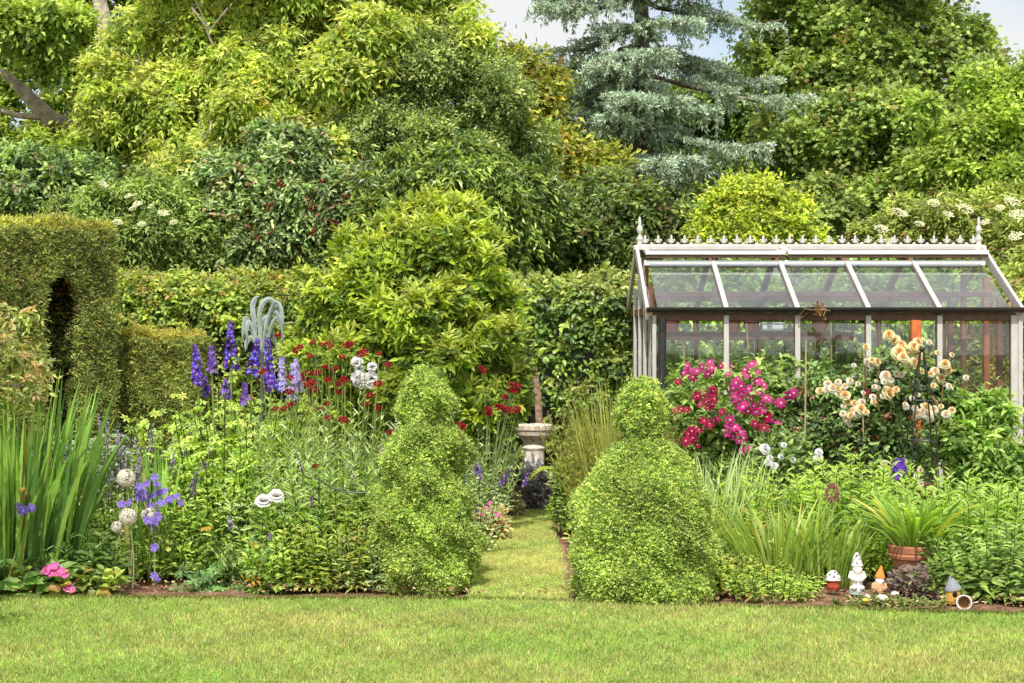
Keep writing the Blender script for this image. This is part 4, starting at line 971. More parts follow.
# ================================================================== LEFT BORDER
def plant(name, label, cat, px, Y, group=None):
    return thing(name, label, cat, (P(px, 0, Y)[0], Y, 0), group)
def bx(px, Y): return np.array([P(px, 0, Y)[0], Y, 0.0])
GR = [(4, A(166, 190, 80, .8)), (3, A(134, 164, 62, .8)), (2, A(98, 130, 48, .75))]
GREY = [(4, A(164, 182, 116, .8)), (3, A(132, 156, 92, .8)), (1, A(186, 196, 134, .8))]
# shrub at the left edge
tree('spindle_bush', 'variegated shrub with pinkish cream leaf tips at the left edge of the view', 'shrub', 90,
     [lob(-2, 345, 11.3, 44, 46), lob(-40, 400, 11.3, 70, 80), lob(25, 378, 11.2, 26, 26), lob(-70, 330, 11, 60, 60), (np.array([-3.3, 9.3, .8]), np.array([.3, .35, .55])), (np.array([-3.6, 10.1, .9]), np.array([.4, .5, .6]))], bx(-30, 11.3), 1700,  # last two lobes are out of view, added to shadow the lawn corner
     [(3, A(170, 186, 92)), (3, A(140, 160, 74)), (2, A(104, 132, 56)), (1, A(214, 170, 130))], 'leaf', .12, 6, (.04, .065), .42, .45, tip=A(232, 196, 150), tipw=.45, sub=9, limbs=6, tr=.03)
# sword leaved clump
rng = RNG(91); t = plant('crocosmia_clump', 'tall clump of bright green sword leaves at the left end of the border', 'plant', 36, 11.25); g = G()
SW = [(4, A(140, 182, 74)), (3, A(106, 152, 58)), (2, A(78, 122, 48)), (.3, A(190, 180, 110))]
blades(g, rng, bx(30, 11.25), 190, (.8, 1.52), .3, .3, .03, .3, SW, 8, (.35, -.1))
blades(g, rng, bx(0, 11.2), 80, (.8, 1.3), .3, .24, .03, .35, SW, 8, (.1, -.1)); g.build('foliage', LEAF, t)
# cardoon
rng = RNG(92); t = plant('cardoon', 'silvery grey cardoon with jagged leaves behind the sword leaved clump', 'plant', 92, 12.3); g = G()
for i in range(26):
    a = rng.random() * 6.28; b = bx(88, 12.3); L_ = rng.uniform(.45, .75); d = np.array([math.cos(a), math.sin(a), 0])
    s = np.linspace(0, 1, 9)[:, None]; z0 = rng.uniform(.5, .85)
    pth = b + UP * z0 + d * L_ * s * .8 + UP * (L_ * (.55 * s - .65 * s * s)); tube(g, np.concatenate([[b], pth]), np.linspace(.014, .003, 10), A(170, 180, 140), 5, cap=False)
    q = np.repeat(pth[1:], 2, 0); sd = np.cross(d, UP); sg = np.tile([1, -1], 8)[:, None]
    leaves(g, 'leaf', q, sd * sg + d * .7 + UP * .1, np.tile(UP, (16, 1)) + rng.normal(size=(16, 3)) * .2, .13 * np.repeat(np.sin(np.linspace(.5, 2.9, 8)), 2), .045, np.tile(A(160, 184, 146), (16, 1)) * rng.uniform(.8, 1.15, (16, 1)))
g.build('foliage', LEAF, t)
# catmint
def spikes_plant(name, label, cat, px, Y, seed, n, h, rad, C, C2, ns, pal, leafL=(.03, .05), sp=(.12, .22), fl=.014, per=14, ell=(1.2, .8), r0=.014):
    rng = RNG(seed); t = plant(name, label, cat, px, Y); g = G()
    tips = stems(g, rng, bx(px, Y), n, h, rad, .22, leafL, .42, per, pal, .1, ell=ell, r=.003); g.build('foliage', LEAF, t)
    for i in rng.choice(n, min(ns, n), replace=False):
        s = G(); d = tips[i] - bx(px, Y); d = nrm(d * np.array([.4, .4, 1])); L_ = rng.uniform(*sp)
        spike(s, rng, tips[i] - d * .04, tips[i] + d * L_, 46, r0, .004, C, C2, fl, 4); s.build('flower_spike', PETAL, t)
    return t
spikes_plant('catmint', 'hazy catmint with dusty lilac flower spikes between sword leaves and delphiniums', 'plant', 118, 12.0, 93, 110, (.65, .98), .42, A(158, 138, 178, .8), A(196, 184, 206, .75), 70, GREY)
spikes_plant('lilac_salvia', 'sparse lilac flowered plant low in the border under the delphiniums', 'plant', 250, 11.5, 94, 34, (.4, .72), .36, A(150, 130, 180, .8), A(190, 170, 200, .8), 9, GR, sp=(.02, .05))
# mixed green filler of the left bed
def clump(name, label, px, Y, seed, n, h, rad, pal=GR, leafL=(.06, .1), wr=.3, per=16, tmpl='leaf', up=.5, lean=.14, tipc=None, ell=(1, .8), droop=.25, whorl=2, cat='plant', mat=None, r=.004, bias=(0, 0), group=None):
    rng = RNG(seed); t = plant(name, label, cat, px, Y, group); g = G()
    tips = stems(g, rng, bx(px, Y), n, h, rad, lean, leafL, wr, per, pal, .08, None, up, tmpl, r, droop, 0, whorl, .16, tipc, ell, bias); g.build('foliage', mat or LEAF, t)
    return t, tips, rng
# iris fans
rng = RNG(95); t = plant('iris_clump', 'upright fan of flat iris leaves behind the round seed heads', 'plant', 155, 11.6); g = G()
blades(g, rng, bx(160, 11.6), 16, (.75, 1.02), .1, .1, .034, .15, SW, 7); blades(g, rng, bx(132, 11.5), 8, (.5, .8), .06, .18, .03, .2, SW, 7, (-.5, 0)); g.build('foliage', LEAF, t)
clump('geranium_clump', 'bushy green geranium foliage beneath the round seed heads', 130, 11.95, 96, 46, (.3, .6), .34, leafL=(.05, .085), wr=.55, per=14, ell=(1.4, .8))
clump('daylily_foliage', 'dark green leafy tuft at the foot of the sword leaved clump', 70, 11.1, 97, 26, (.2, .4), .2, leafL=(.09, .15), wr=.24, per=9, ell=(1.5, .6), pal=[(3, A(110, 146, 62)), (2, A(84, 118, 50))])
# bellflowers
BELL = star_mesh('flower', 1, 5, .028, .02, A(132, 108, 196, .8), A(190, 180, 225, .8), .8, -.5)
rng = RNG(98); t = plant('bellflower', 'clear violet blue bellflower clustered beside the round pale seed heads', 'plant', 158, 11.5); g = G()
fl = [(139, 487), (147, 484), (155, 478), (157, 485), (146, 493), (152, 497), (143, 499), (137, 497), (158, 494), (164, 492), (167, 501), (172, 499), (178, 497), (180, 503), (150, 506), (148, 521), (155, 523), (152, 528), (157, 517), (122, 505), (131, 503), (155, 548), (157, 580), (154, 576), (161, 504), (141, 492)]
for px, py in fl:
    p = P(px, py, 11.15 + rng.normal() * .05); tube(g, curve(bx(158, 11.5) + rng.normal(size=3) * .05 * [1, 1, 0], p, 5, rng.normal(size=3) * .05), .0025, A(130, 160, 70), 4, cap=False)
    put(BELL, t, p, (rng.normal() * .4, -.8, .3 + rng.random() * .5), rng.uniform(.9, 1.3), rng.random() * 6)
stems(g, rng, bx(158, 11.6), 26, (.25, .5), .22, .2, (.05, .09), .22, 14, GR); g.build('foliage', LEAF, t)
t = plant('bellflower', 'two blue violet bellflowers on one long stem in front of the sword leaves', 'plant', 6, 10.95); g = G()
for px, py in [(19, 507), (27, 510), (31, 508), (22, 512)]:
    put(BELL, t, P(px, py, 10.8), (rng.normal() * .4, -.8, .4), 1.1, rng.random() * 6)
tube(g, curve(bx(4, 10.9), P(24, 508, 10.83), 8, (.02, 0, .03)), .005, A(160, 170, 90), 6); g.build('stem', LEAF, t)
# round seed heads
SEED = globe_mesh('seed_head', 5, .058, A(224, 218, 206, .62), 190)
for px, py, Y, s, lab in [(126, 478, 11.2, 1.1, 'uppermost of the pale round allium seed heads'), (128, 517, 11.1, 1.05, 'full pale round allium seed head at the lower left of the bellflowers'),
                          (149, 515, 11.2, .95, 'greenish round allium seed head close under the bellflowers'), (117, 527, 11.15, .72, 'smallest greyish allium seed head, lowest of the round ones')]:
    p = P(px, py, Y); t = thing('allium', lab, 'seed head', (p[0] + .03, Y, 0), 'round allium seed heads'); g = G()
    tube(g, curve((p[0] + .03, Y, 0), p, 6, (.02, 0, 0)), .005, A(160, 165, 110), 6); g.build('stem', LEAF, t); put(SEED, t, p, (0, -.3, 1), s, px)
p = P(24, 494, 10.9); t = thing('allium', 'brown dried seed head on a thin stem before the sword leaves', 'seed head', (p[0], 10.9, 0)); g = G(); tube(g, curve((p[0] - .05, 10.9, 0), p, 6, (.03, 0, 0)), .004, A(180, 160, 100), 6); g.build('stem', LEAF, t)
SEEDB = globe_mesh('seed_head', 6, .05, A(190, 160, 90, .8), 90); put(SEEDB, t, p, (0, 0, 1), .9, 0)
# pink flowered edging
PINK = star_mesh('flower', 2, 5, .028, .03, A(222, 96, 160, .95), A(240, 190, 210, .9), .3, -.2)
t, tips, rng = clump('bergenia', 'low round-leaved plant with a few bright pink flowers at the lawn edge, far left', 60, 10.95, 99, 20, (.08, .2), .2, leafL=(.07, .11), wr=.75, per=6, ell=(1.7, .7), pal=[(3, A(160, 178, 66)), (2, A(120, 146, 54)), (1, A(186, 150, 80))])
for px, py in [(48, 568), (55, 566), (61, 571), (64, 574), (46, 571), (68, 588), (72, 590), (58, 573), (52, 573)]: put(PINK, t, P(px, py, 10.8), (rng.normal() * .3, -.7, .6), rng.uniform(.9, 1.3), rng.random() * 6)
clump('hosta', 'broad yellowish green leaved plant at the lawn edge left of the pink flowers', 15, 10.95, 100, 18, (.1, .26), .2, leafL=(.12, .18), wr=.5, per=5, ell=(1.6, .6), pal=[(3, A(112, 156, 60)), (2, A(90, 128, 50))])
# delphiniums
rng = RNG(101); Yd = 12.1; t = plant('delphinium_clump', 'delphinium clump with tall deep violet blue flower spikes above jagged leaves', 'plant', 235, Yd); g = G()
DEL = [(4, A(172, 194, 84, .85)), (3, A(140, 168, 66, .85)), (2, A(104, 136, 50, .8))]
stems(g, rng, bx(235, Yd), 84, (.85, 1.42), .42, .12, (.11, .17), .95, 13, DEL, .15, None, .35, 'palm', .006, .35, whorl=2, ell=(1.1, .8))
for px, py0, py1, w, c in [(198, 386, 348, 6.5, 0), (231, 368, 325, 6.5, 0), (252, 374, 342, 6, 0), (271, 390, 340, 6.5, 0), (212, 372, 348, 5, 1), (225, 398, 382, 4.5, 1), (245, 404, 386, 4.5, 1), (282, 392, 360, 5, 2), (293, 400, 366, 5, 2), (299, 392, 362, 4, 2), (208, 396, 380, 3, 1)]:
    Y = Yd - .25 + rng.normal() * .12; b, tp = P(px, py0, Y), P(px + rng.normal() * 2.5, py1 - 3, Y); s = G()
    c1, c2 = [(A(106, 62, 168, .8), A(92, 74, 176, .8)), (A(100, 70, 150, .8), A(130, 100, 170, .7)), (A(178, 168, 206, .8), A(150, 140, 190, .8))][c]
    spike(s, rng, b, tp, int(62 * (py0 - py1) / 43.) + 16, M(w, Y) * 1.0 * rng.uniform(.8, 1.1), M(1.6, Y), c1, c2 * 1.25, .027, 5, A(225, 215, 240, .9) if c == 0 else None); s.build('flower_spike', PETAL, t)
    tube(g, curve(bx(235 + (px - 235) * .7, Yd), b, 6), .007, A(140, 160, 80), 6, cap=False)
g.build('foliage', LEAF, t)
# verdigris sculpture
Ys = 13.4; sb = bx(262, Ys); t = thing('garden_sculpture', 'pale verdigris sculpture of arching strap leaves rising behind the delphiniums', 'sculpture', sb)
vc = A(190, 204, 196, .6); g = G(); tube(g, [sb, sb + [0, 0, .9], P(262, 352, Ys)], [.012, .012, .014], A(96, 110, 84, .3), 10); g.build('stem', VERDI, t)
for pts, w in [([(256, 345), (254, 322), (251, 306), (254, 298), (258, 296)], 8), ([(262, 350), (258, 318), (262, 302), (270, 298), (276, 304), (279, 330)], 8),
               ([(266, 350), (265, 325), (270, 313), (277, 312), (281, 320), (284, 334)], 8), ([(258, 350), (250, 325), (246, 315), (244, 330), (243, 342)], 7),
               ([(262, 352), (268, 316), (276, 300), (282, 306), (284, 322), (284, 330)], 6), ([(260, 350), (251, 336), (247, 342), (246, 352)], 7), ([(258, 350), (253, 330), (249, 320), (247, 328), (248, 350)], 7), ([(265, 350), (272, 322), (279, 316), (283, 326), (282, 346)], 7), ([(261, 350), (260, 326), (265, 316), (271, 322), (273, 344)], 7), ([(264, 352), (262, 336), (268, 330), (274, 340), (275, 356)], 7)]:
    s = G(); dy = (hash(str(pts)) % 7) / 7. * 0; q = np.array(pts, float); k = np.linspace(0, len(q) - 1, 22)
    q = np.stack([np.interp(k, np.arange(len(q)), q[:, 0]), np.interp(k, np.arange(len(q)), q[:, 1])], 1)
    for _ in range(3): q[1:-1] = (q[:-2] + q[1:-1] * 2 + q[2:]) / 4
    rr = (pts[0][0] * 7 + pts[1][1]) % 5 / 5. - .4
    pw = np.array([P(a, b, Ys) for a, b in q]); pw[:, 1] += np.linspace(0, .22 * rr, 22)
    tg = nrm(np.gradient(pw, axis=0)); sd = nrm(np.cross(tg, np.array([0, 1., .15]))); nb = np.cross(sd, tg)
    ww = M(w, Ys) * .33 * np.clip(np.minimum(.5 + np.linspace(0, 1, 22) * 1.3, (1.02 - np.linspace(0, 1, 22)) * 3), .04, 1)[:, None]
    V = np.concatenate([pw - sd * ww, pw + nb * ww * .45, pw + sd * ww, pw + nb * ww * .05 - nb * .008], 1).reshape(-1, 3)
    i = np.arange(21)[:, None] * 4; f = [np.concatenate([i + a, i + a + 4, i + b + 4, i + b], 1) for a, b in ((0, 1), (1, 2), (2, 3), (3, 0))]
    s.add(V, f, (vc * rng.uniform(.85, 1.1))[None] * np.tile([[.62], [1.1], [.62], [.5]], (22, 1))); s.build('leaf', VERDI, t, smooth=False)
p = P(282, 361, 12.9); t = thing('ball_finial', 'dark round ball on a stake just right of the verdigris sculpture', 'finial', (p[0], p[1], 0)); g = G(); ball(g, p, M(5.2, 12.9), A(70, 72, 84, .6), 18, 12); g.build('ball', DARK, t, True); g = G(); tube(g, [(p[0], p[1], 0), p - UP * .03], .008, A(60, 60, 60, .5), 8); g.build('stake', DARK, t)
# red scabious
RED = pompon_mesh('flower', 3, .029, A(176, 24, 48, .75), A(128, 14, 40, .75))
WHT = pompon_mesh('flower', 4, .05, A(238, 236, 228, .95), A(226, 226, 214, .95), 70, .7)
rng = RNG(103); Yk = 11.75; t = plant('scabious_clump', 'airy scabious clump dotted with crimson pompon flowers on thin stems', 'plant', 335, Yk); g = G()
stems(g, rng, bx(330, Yk), 170, (.75, 1.36), .36, .12, (.06, .12), .19, 17, GREY + [(3, A(156, 184, 88))], .06, A(150, 170, 96, .6), .9, 'leaf', .003, .1, ell=(1.1, .7))
reds = [(297, 351), (300, 347), (313, 343), (322, 345), (331, 347), (328, 343), (347, 346), (350, 344), (361, 355), (364, 352), (379, 354), (388, 365), (310, 356), (325, 367), (305, 374), (313, 374), (317, 373), (335, 369), (306, 380), (328, 380), (344, 380), (338, 384), (308, 385), (311, 391), (316, 390), (339, 392), (370, 396), (290, 378), (278, 336), (263, 372), (289, 392), (321, 410), (327, 404), (327, 419), (276, 409), (284, 409), (291, 405), (377, 408), (378, 384), (312, 383), (342, 357), (366, 404), (344, 420), (391, 432), (315, 466), (330, 418)]
for px, py in reds:
    p = P(px, py, Yk - .15 + rng.normal() * .12); tube(g, curve(bx(335 + (px - 335) * .6, Yk) + [0, rng.normal() * .1, .2], p, 5, rng.normal(size=3) * .03), .0022, A(150, 165, 90), 4, cap=False)
    put(RED, t, p, (rng.normal() * .3, -.45, .9), rng.uniform(.8, 1.25), rng.random() * 6)
g.build('foliage', LEAF, t)
t, tips, rng = clump('white_phlox', 'white flower cluster standing among the crimson pompon flowers', 364, 12.0, 104, 7, (.9, 1.2), .1, leafL=(.05, .08), per=10)
g = G()
for px, py, s in [(358, 377, 1.1), (365, 381, 1.2), (371, 378, 1.1), (363, 384, .9), (369, 384, .8), (358, 384, .7), (357, 362, .9), (359, 369, .8), (372, 367, .8), (361, 379, 1.)]: put(WHT, t, P(px, py, 11.8 + rng.normal() * .03), (rng.normal() * .3, -.7, .6), s, rng.random() * 6)
# white poppies
WPOP = rose_mesh('flower', 7, A(242, 238, 236, .68), A(242, 238, 232, .68), .056)
t, tips, rng = clump('white_poppy', 'pair of large white flowers low in the middle of the left bed', 268, 11.35, 105, 7, (.25, .5), .15, leafL=(.07, .12), wr=.3, per=10)
for px, py in [(263, 501), (276, 496)]: put(WPOP, t, P(px, py, 11.1), (.1, -.5, .8), 1.0, px)
# pale airy spires among the scabious
spikes_plant('verbascum', 'grey leaved plant with fine silvery flower spires right of the scabious', 'plant', 378, 11.75, 106, 44, (.65, 1.05), .26, A(206, 196, 206, .8), A(176, 170, 150, .7), 16, GREY, (.05, .09), (.1, .2), .011, 14, r0=.009)
# front of the left bed
def round_bush(name, label, cat, px, Y, seed, r, h, n, pal, L=(.03, .05), wr=.5, tmpl='leaf', tw=.07, k=6, mat=None, tip=None, tipw=0., depth=None, zc=.5):
    rng = RNG(seed); t = plant(name, label, cat, px, Y); c = bx(px, Y) + UP * h * zc; g = G(); bl = bumpy(rng, [(c, np.array([r, depth or r * .8, h * (1 - zc) * 1.05]))], 10, (.25, .4), .85)
    p, o = shell(rng, bl, n, .5, 1.05, .6); spray(g, rng, p, o, tmpl, tw, k, L, wr, .2, .7, .6, .5, pal, tip, tipw, .18); g.build('foliage', mat or LEAF, t); return t, rng
round_bush('small_box_bush', 'small rounded bright green bush near the lawn in the middle of the left bed', 'bush', 216, 11.6, 110, .23, .42, 900, [(3, A(150, 180, 62)), (3, A(112, 146, 48)), (1, A(82, 112, 40))])
for k, (px, Y, h, lab) in enumerate([(204, 11.15, .16, 'low lupin rosette right at the lawn edge below the small rounded bush'), (252, 11.15, .3, 'lupin rosette with fingered leaves at the lawn edge right of the small rounded bush'), (264, 11.15, .5, 'taller lupin with fingered grey green leaves under the white flowers')]):
    clump('lupin', lab, px, Y, 111 + k, 16, (h * .5, h), .13, leafL=(.11, .16), wr=1., per=3, tmpl='palm', up=.35, lean=.4, pal=[(3, A(146, 180, 88)), (2, A(112, 150, 72)), (.5, A(210, 170, 60))] if k else [(3, A(120, 166, 92)), (2, A(96, 138, 76))], whorl=1, group='lupins along the lawn edge')
for k, (px, Y, h, n, wr, LL, lab) in enumerate([(300, 11.05, .34, 52, .5, (.05, .085), 'low jagged green foliage at the lawn edge left of centre in the left bed'), (345, 11.05, .46, 76, .2, (.05, .1), 'leafy yellow green clump at the lawn edge beneath the scabious'),
        (385, 11.0, .36, 52, .26, (.05, .09), 'pale jagged leaved clump at the lawn edge touching the three-tiered topiary'), (175, 11.6, .5, 34, .4, (.05, .08), 'wispy green clump between the seed heads and the small rounded bush'),
        (105, 11.65, .3, 30, .4, (.05, .08), 'short green tuft at the lawn edge below the round seed heads'), (285, 11.5, .7, 60, .24, (.07, .12), 'tall fresh green leafy clump between the white flowers and the scabious'), (215, 11.6, .72, 60, .26, (.07, .11), 'mid height green clump under the delphiniums'),
        (395, 11.5, .62, 40, .22, (.08, .13), 'narrow leaved clump tucked against the left side of the three-tiered topiary'), (330, 11.3, .68, 70, .17, (.09, .16), 'grassy narrow leaved clump in front of the scabious')]):
    clump('leafy_perennial', lab, px, Y + .12, 120 + k, int(n * 1.3), (h * .7, h * 1.25), .26, leafL=LL, wr=wr, per=12, ell=(1.2, .7), pal=[GR, [(4, A(176, 192, 78)), (3, A(138, 164, 60)), (1, A(196, 176, 90))], GREY][k % 3] if k != 8 else [(3, A(156, 184, 84)), (2, A(120, 156, 64))], whorl=2, tmpl='maple' if k in (0, 2) else 'leaf', lean=.2, group='leafy clumps filling the left bed')
# wire hoop
g = G(); rng = RNG(5); tube(g, [P(a, b, 11.2) for a, b in ((318, 478), (330, 487), (345, 492), (362, 493), (380, 491))], .006, A(54, 60, 52, .5), 7); tube(g, [P(319, 478, 11.2), bx(319, 11.2)], .006, A(54, 60, 52, .5), 7); tube(g, [P(380, 491, 11.2), bx(380, 11.2)], .006, A(54, 60, 52, .5), 7)
tag(g.build('plant_support', DARK, origin=bx(348, 11.2)), 'thin dark wire plant support hooped in front of the scabious', 'plant support')

# ================================================================== THE PATH AND ITS END
tx = bx(534, 16.25); st = A(206, 198, 182, .62)
t = thing('bird_bath', 'weathered stone pedestal bird bath at the end of the grass path', 'bird bath', tx)
g = G(); lathe(g, [(0, .16), (.05, .165), (.06, .13), (.1, .12), (.14, .085), (.3, .088), (.42, .098), (.5, .1), (.53, .115), (.56, .1)], st, tx, 24); o = g.build('pedestal', STONE, t)
g = G(); lathe(g, [(.56, .1), (.6, .11), (.63, .14), (.655, .165), (.695, .172), (.705, .182), (.745, .182), (.752, .172), (.735, .15), (.715, .08), (.71, .01)], A(196, 184, 166, .56), tx, 28); g.build('bowl', STONE, t)
g = G(); rng = RNG(6)
for i in range(46):
    a = -math.pi / 2 + rng.normal() * .5; z = rng.uniform(.2, .44); ball(g, tx + [.094 * math.cos(a), .094 * math.sin(a), z], (.018, .008, .018), A(238, 234, 222, .9) * rng.uniform(.8, 1.05), 6, 4)
g.build('lichen', STONE, t)
rng = RNG(7); g = G(); tube(g, [P(542, 520, 16.7), P(540, 430, 16.7), P(538, 395, 16.65), P(534, 367, 16.6)], [.04, .038, .034, .03], A(184, 156, 132, .58), 10, 0, rng)
tag(g.build('wooden_stake', BARK, origin=bx(542, 16.7)), 'weathered leaning wooden post stump behind the bird bath', 'post')
PUR = [(3, A(166, 160, 172)), (3, A(138, 134, 146)), (2, A(186, 186, 180)), (1, A(126, 108, 136))]
round_bush('purple_sage', 'dusty purple grey sage bush in front of the bird bath', 'bush', 534, 15.75, 130, .23, .36, 700, PUR, (.05, .08), .38)
round_bush('purple_sage', 'smaller brownish purple sage left of the one before the bird bath', 'bush', 506, 15.5, 131, .15, .5, 420, [(3, A(136, 128, 130)), (2, A(106, 116, 86)), (1, A(150, 130, 140))], (.04, .07), .38)
t, rng = round_bush('pink_edging_plant', 'low cream and pink leaved plant on the left edge of the grass path', 'plant', 489, 13.5, 132, .15, .26, 420, [(3, A(206, 186, 140)), (2, A(180, 170, 100)), (1, A(150, 160, 84)), (1, A(214, 150, 140))], (.03, .055), .55)
for px, py in [(490, 503), (486, 508), (493, 511), (481, 514), (498, 515), (476, 512)]: put(PINK, t, P(px, py, 13.3), (rng.normal() * .4, -.7, .6), .7, rng.random() * 6)
round_bush('pink_edging_plant', 'second pinkish cream tuft further along the path toward the bird bath', 'plant', 511, 15.1, 133, .1, .2, 220, [(3, A(206, 186, 150)), (2, A(170, 166, 110)), (1, A(206, 150, 140))], (.03, .05), .55)
rng = RNG(134); t = plant('rose_campion', 'grey stemmed campion with a few crimson flowers left of the bird bath', 'plant', 490, 13.9); g = G()
stems(g, rng, bx(484, 13.9), 44, (.6, .95), .1, .16, (.05, .09), .2, 14, GREY + [(3, A(130, 158, 90))], .1, A(160, 172, 120), .8, ell=(1.1, .8))
for px, py in [(488, 410), (489, 414), (502, 408), (511, 390), (518, 386), (505, 397), (507, 410), (517, 410), (482, 370), (460, 425), (462, 427), (515, 391), (499, 407), (513, 385)]:
    p = P(px, py, 13.7); tube(g, curve(bx(490, 13.9) + [rng.normal() * .05, 0, .2], p, 5, (0, 0, .05)), .003, A(160, 170, 110), 4, cap=False); put(RED, t, p, (rng.normal() * .3, -.5, .8), rng.uniform(1.1, 1.5), rng.random() * 6)
g.build('foliage', LEAF, t)
spikes_plant('purple_toadflax', 'slender plant with small purple flowers beside the three-tiered topiary at the path', 'plant', 472, 12.7, 135, 26, (.4, .75), .1, A(110, 76, 150, .8), A(150, 120, 180, .8), 12, GREY, sp=(.05, .1))
round_bush('small_box_bush', 'small dense rounded green bush on the right edge of the grass path', 'bush', 575, 14.0, 136, .19, .62, 1300, [(3, A(158, 186, 58)), (3, A(118, 150, 46)), (1, A(90, 120, 40))], (.025, .045))
rng = RNG(137); t = plant('fern', 'yellow green fern fronds arching over the small bush right of the path', 'plant', 558, 14.5); g = G()
for i in range(9):
    a = rng.uniform(2.2, 5.2); d = np.array([math.cos(a), math.sin(a) * .6, 0]); s = np.linspace(0, 1, 14)[:, None]; L_ = rng.uniform(.22, .36)
    pth = bx(562, 14.4) + UP * (.45 + .25 * s) + d * L_ * s - UP * (.3 * s * s) ; q = np.repeat(pth[1:], 2, 0); sg = np.tile([1, -1], 13)[:, None]; sd = nrm(np.cross(d, UP))
    leaves(g, 'dia', q, sd * sg + d * .5, np.tile(UP, (26, 1)) + rng.normal(size=(26, 3)) * .2, .1 * np.repeat(np.linspace(1, .15, 13), 2), .03, np.tile(A(176, 194, 66), (26, 1)) * rng.uniform(.8, 1.1, (26, 1)))
    tube(g, pth, .004, A(180, 180, 80), 4, cap=False)
g.build('foliage', LEAF, t)
rng = RNG(138); t = plant('broom_bush', 'tall feathery yellow green broom between the bird bath and the round topped topiary', 'bush', 605, 13.6); g = G()
BR = [(3, A(176, 176, 78)), (3, A(142, 154, 62)), (2, A(112, 134, 50)), (.8, A(190, 160, 90))]
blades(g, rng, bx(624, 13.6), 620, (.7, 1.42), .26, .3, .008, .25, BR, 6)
stems(g, rng, bx(622, 13.6), 170, (.7, 1.32), .3, .2, (.03, .06), .2, 24, BR, .2, A(150, 140, 80), 1.0, 'dia', .003, 0.0); g.build('foliage', LEAF, t)
clump('meadow_rue', 'soft pale green ferny plant below the feathery broom', 585, 13.9, 139, 60, (.4, .75), .22, [(3, A(168, 190, 96)), (2, A(136, 166, 76))], (.04, .08), .3, 18)

# ================================================================== RIGHT BORDER
# clematis
CLEM = star_mesh('flower', 11, 7, .062, .029, A(212, 54, 142, .66), A(236, 226, 190, .6), .12, -.22, A(232, 150, 198, .7))
CLEMR = star_mesh('flower', 12, 6, .058, .031, A(180, 26, 82, .56), A(220, 200, 160, .7), .15, -.25, A(196, 50, 100, .62))
Yc = 13.7
t, rng, bl = tree('clematis', 'clematis covered in magenta star flowers in front of the left bays of the greenhouse', 'climber', 140,
     [lob(722, 410, Yc, 50, 46), lob(770, 420, Yc+.1, 40, 44), lob(695, 400, Yc, 26, 40), lob(735, 470, Yc, 60, 60), lob(780, 385, Yc+.2, 36, 28)], bx(735, Yc), 1700,
     [(4, A(136, 166, 74)), (3, A(104, 136, 56)), (1, A(166, 184, 90))], 'leaf', .14, 6, (.05, .08), .5, .3, sub=9, limbs=8, tr=.015, crown='foliage', bark=A(150, 110, 80, .6))
cl = [(684, 373), (690, 370), (697, 371), (702, 367), (708, 374), (681, 379), (693, 377), (731, 366), (745, 370), (752, 364), (738, 379), (747, 375), (758, 372), (733, 388), (741, 386), (749, 389), (757, 381), (735, 397), (742, 394), (751, 399), (760, 393), (766, 398), (738, 405), (745, 403), (754, 406), (761, 404), (748, 411), (756, 412), (769, 400), (775, 402), (781, 403), (790, 395), (794, 393), (729, 428), (735, 427), (740, 432), (727, 434), (733, 437), (739, 441), (744, 438), (745, 449), (750, 447), (742, 452), (721, 366), (710, 362), (728, 374), (764, 385), (770, 420), (778, 422), (730, 420), (712, 368), (687, 366), (736, 383), (743, 407), (763, 410)]
for px, py in cl: put(CLEM, t, P(px, py, Yc - .62 + rng.normal() * .05), (rng.normal() * .7 - .1, -1, .35 + rng.normal() * .5), rng.uniform(.42, .85), rng.random() * 6)
for px, py in [(678, 382), (676, 411), (681, 409), (687, 410), (712, 404), (706, 402), (714, 399), (708, 408), (698, 396), (713, 391), (717, 419), (704, 421), (709, 424), (688, 434), (692, 431), (686, 441), (693, 438), (699, 430), (764, 428), (697, 445), (722, 412), (755, 424), (868, 392), (872, 396), (695, 397), (710, 396), (700, 405), (767, 417)]: put(CLEMR, t, P(px, py, Yc - .6 + rng.normal() * .05), (rng.normal() * .7 - .1, -1, .35 + rng.normal() * .5), rng.uniform(.45, .9), rng.random() * 6)
# apricot rose
ROSE = rose_mesh('flower', 13, A(252, 226, 182, .74), A(246, 188, 116, .7), .058)
ROSEP = rose_mesh('flower', 14, A(252, 234, 202, .7), A(248, 210, 156, .68), .046)
ROSEW = rose_mesh('flower', 15, A(246, 240, 222, .95), A(244, 232, 200, .95), .05)
Yr = 13.5
t, rng, bl = tree('rose_bush', 'tall rose bush with clusters of apricot blooms before the right of the greenhouse', 'bush', 141,
     [lob(835, 430, Yr, 46, 42), lob(880, 420, Yr, 42, 46), lob(850, 465, Yr, 56, 40), lob(900, 380, Yr+.1, 30, 30), lob(815, 400, Yr+.1, 30, 34), lob(935, 395, Yr+.1, 22, 32), lob(870, 385, Yr+.1, 30, 20)], bx(862, Yr), 2200,
     [(4, A(124, 154, 74)), (3, A(90, 122, 52)), (2, A(66, 96, 42)), (.4, A(160, 110, 80))], 'leaf', .14, 6, (.045, .07), .58, .3, sub=9, limbs=8, tr=.018, crown='foliage', mat=GLOSSY, bark=A(130, 100, 70, .6))
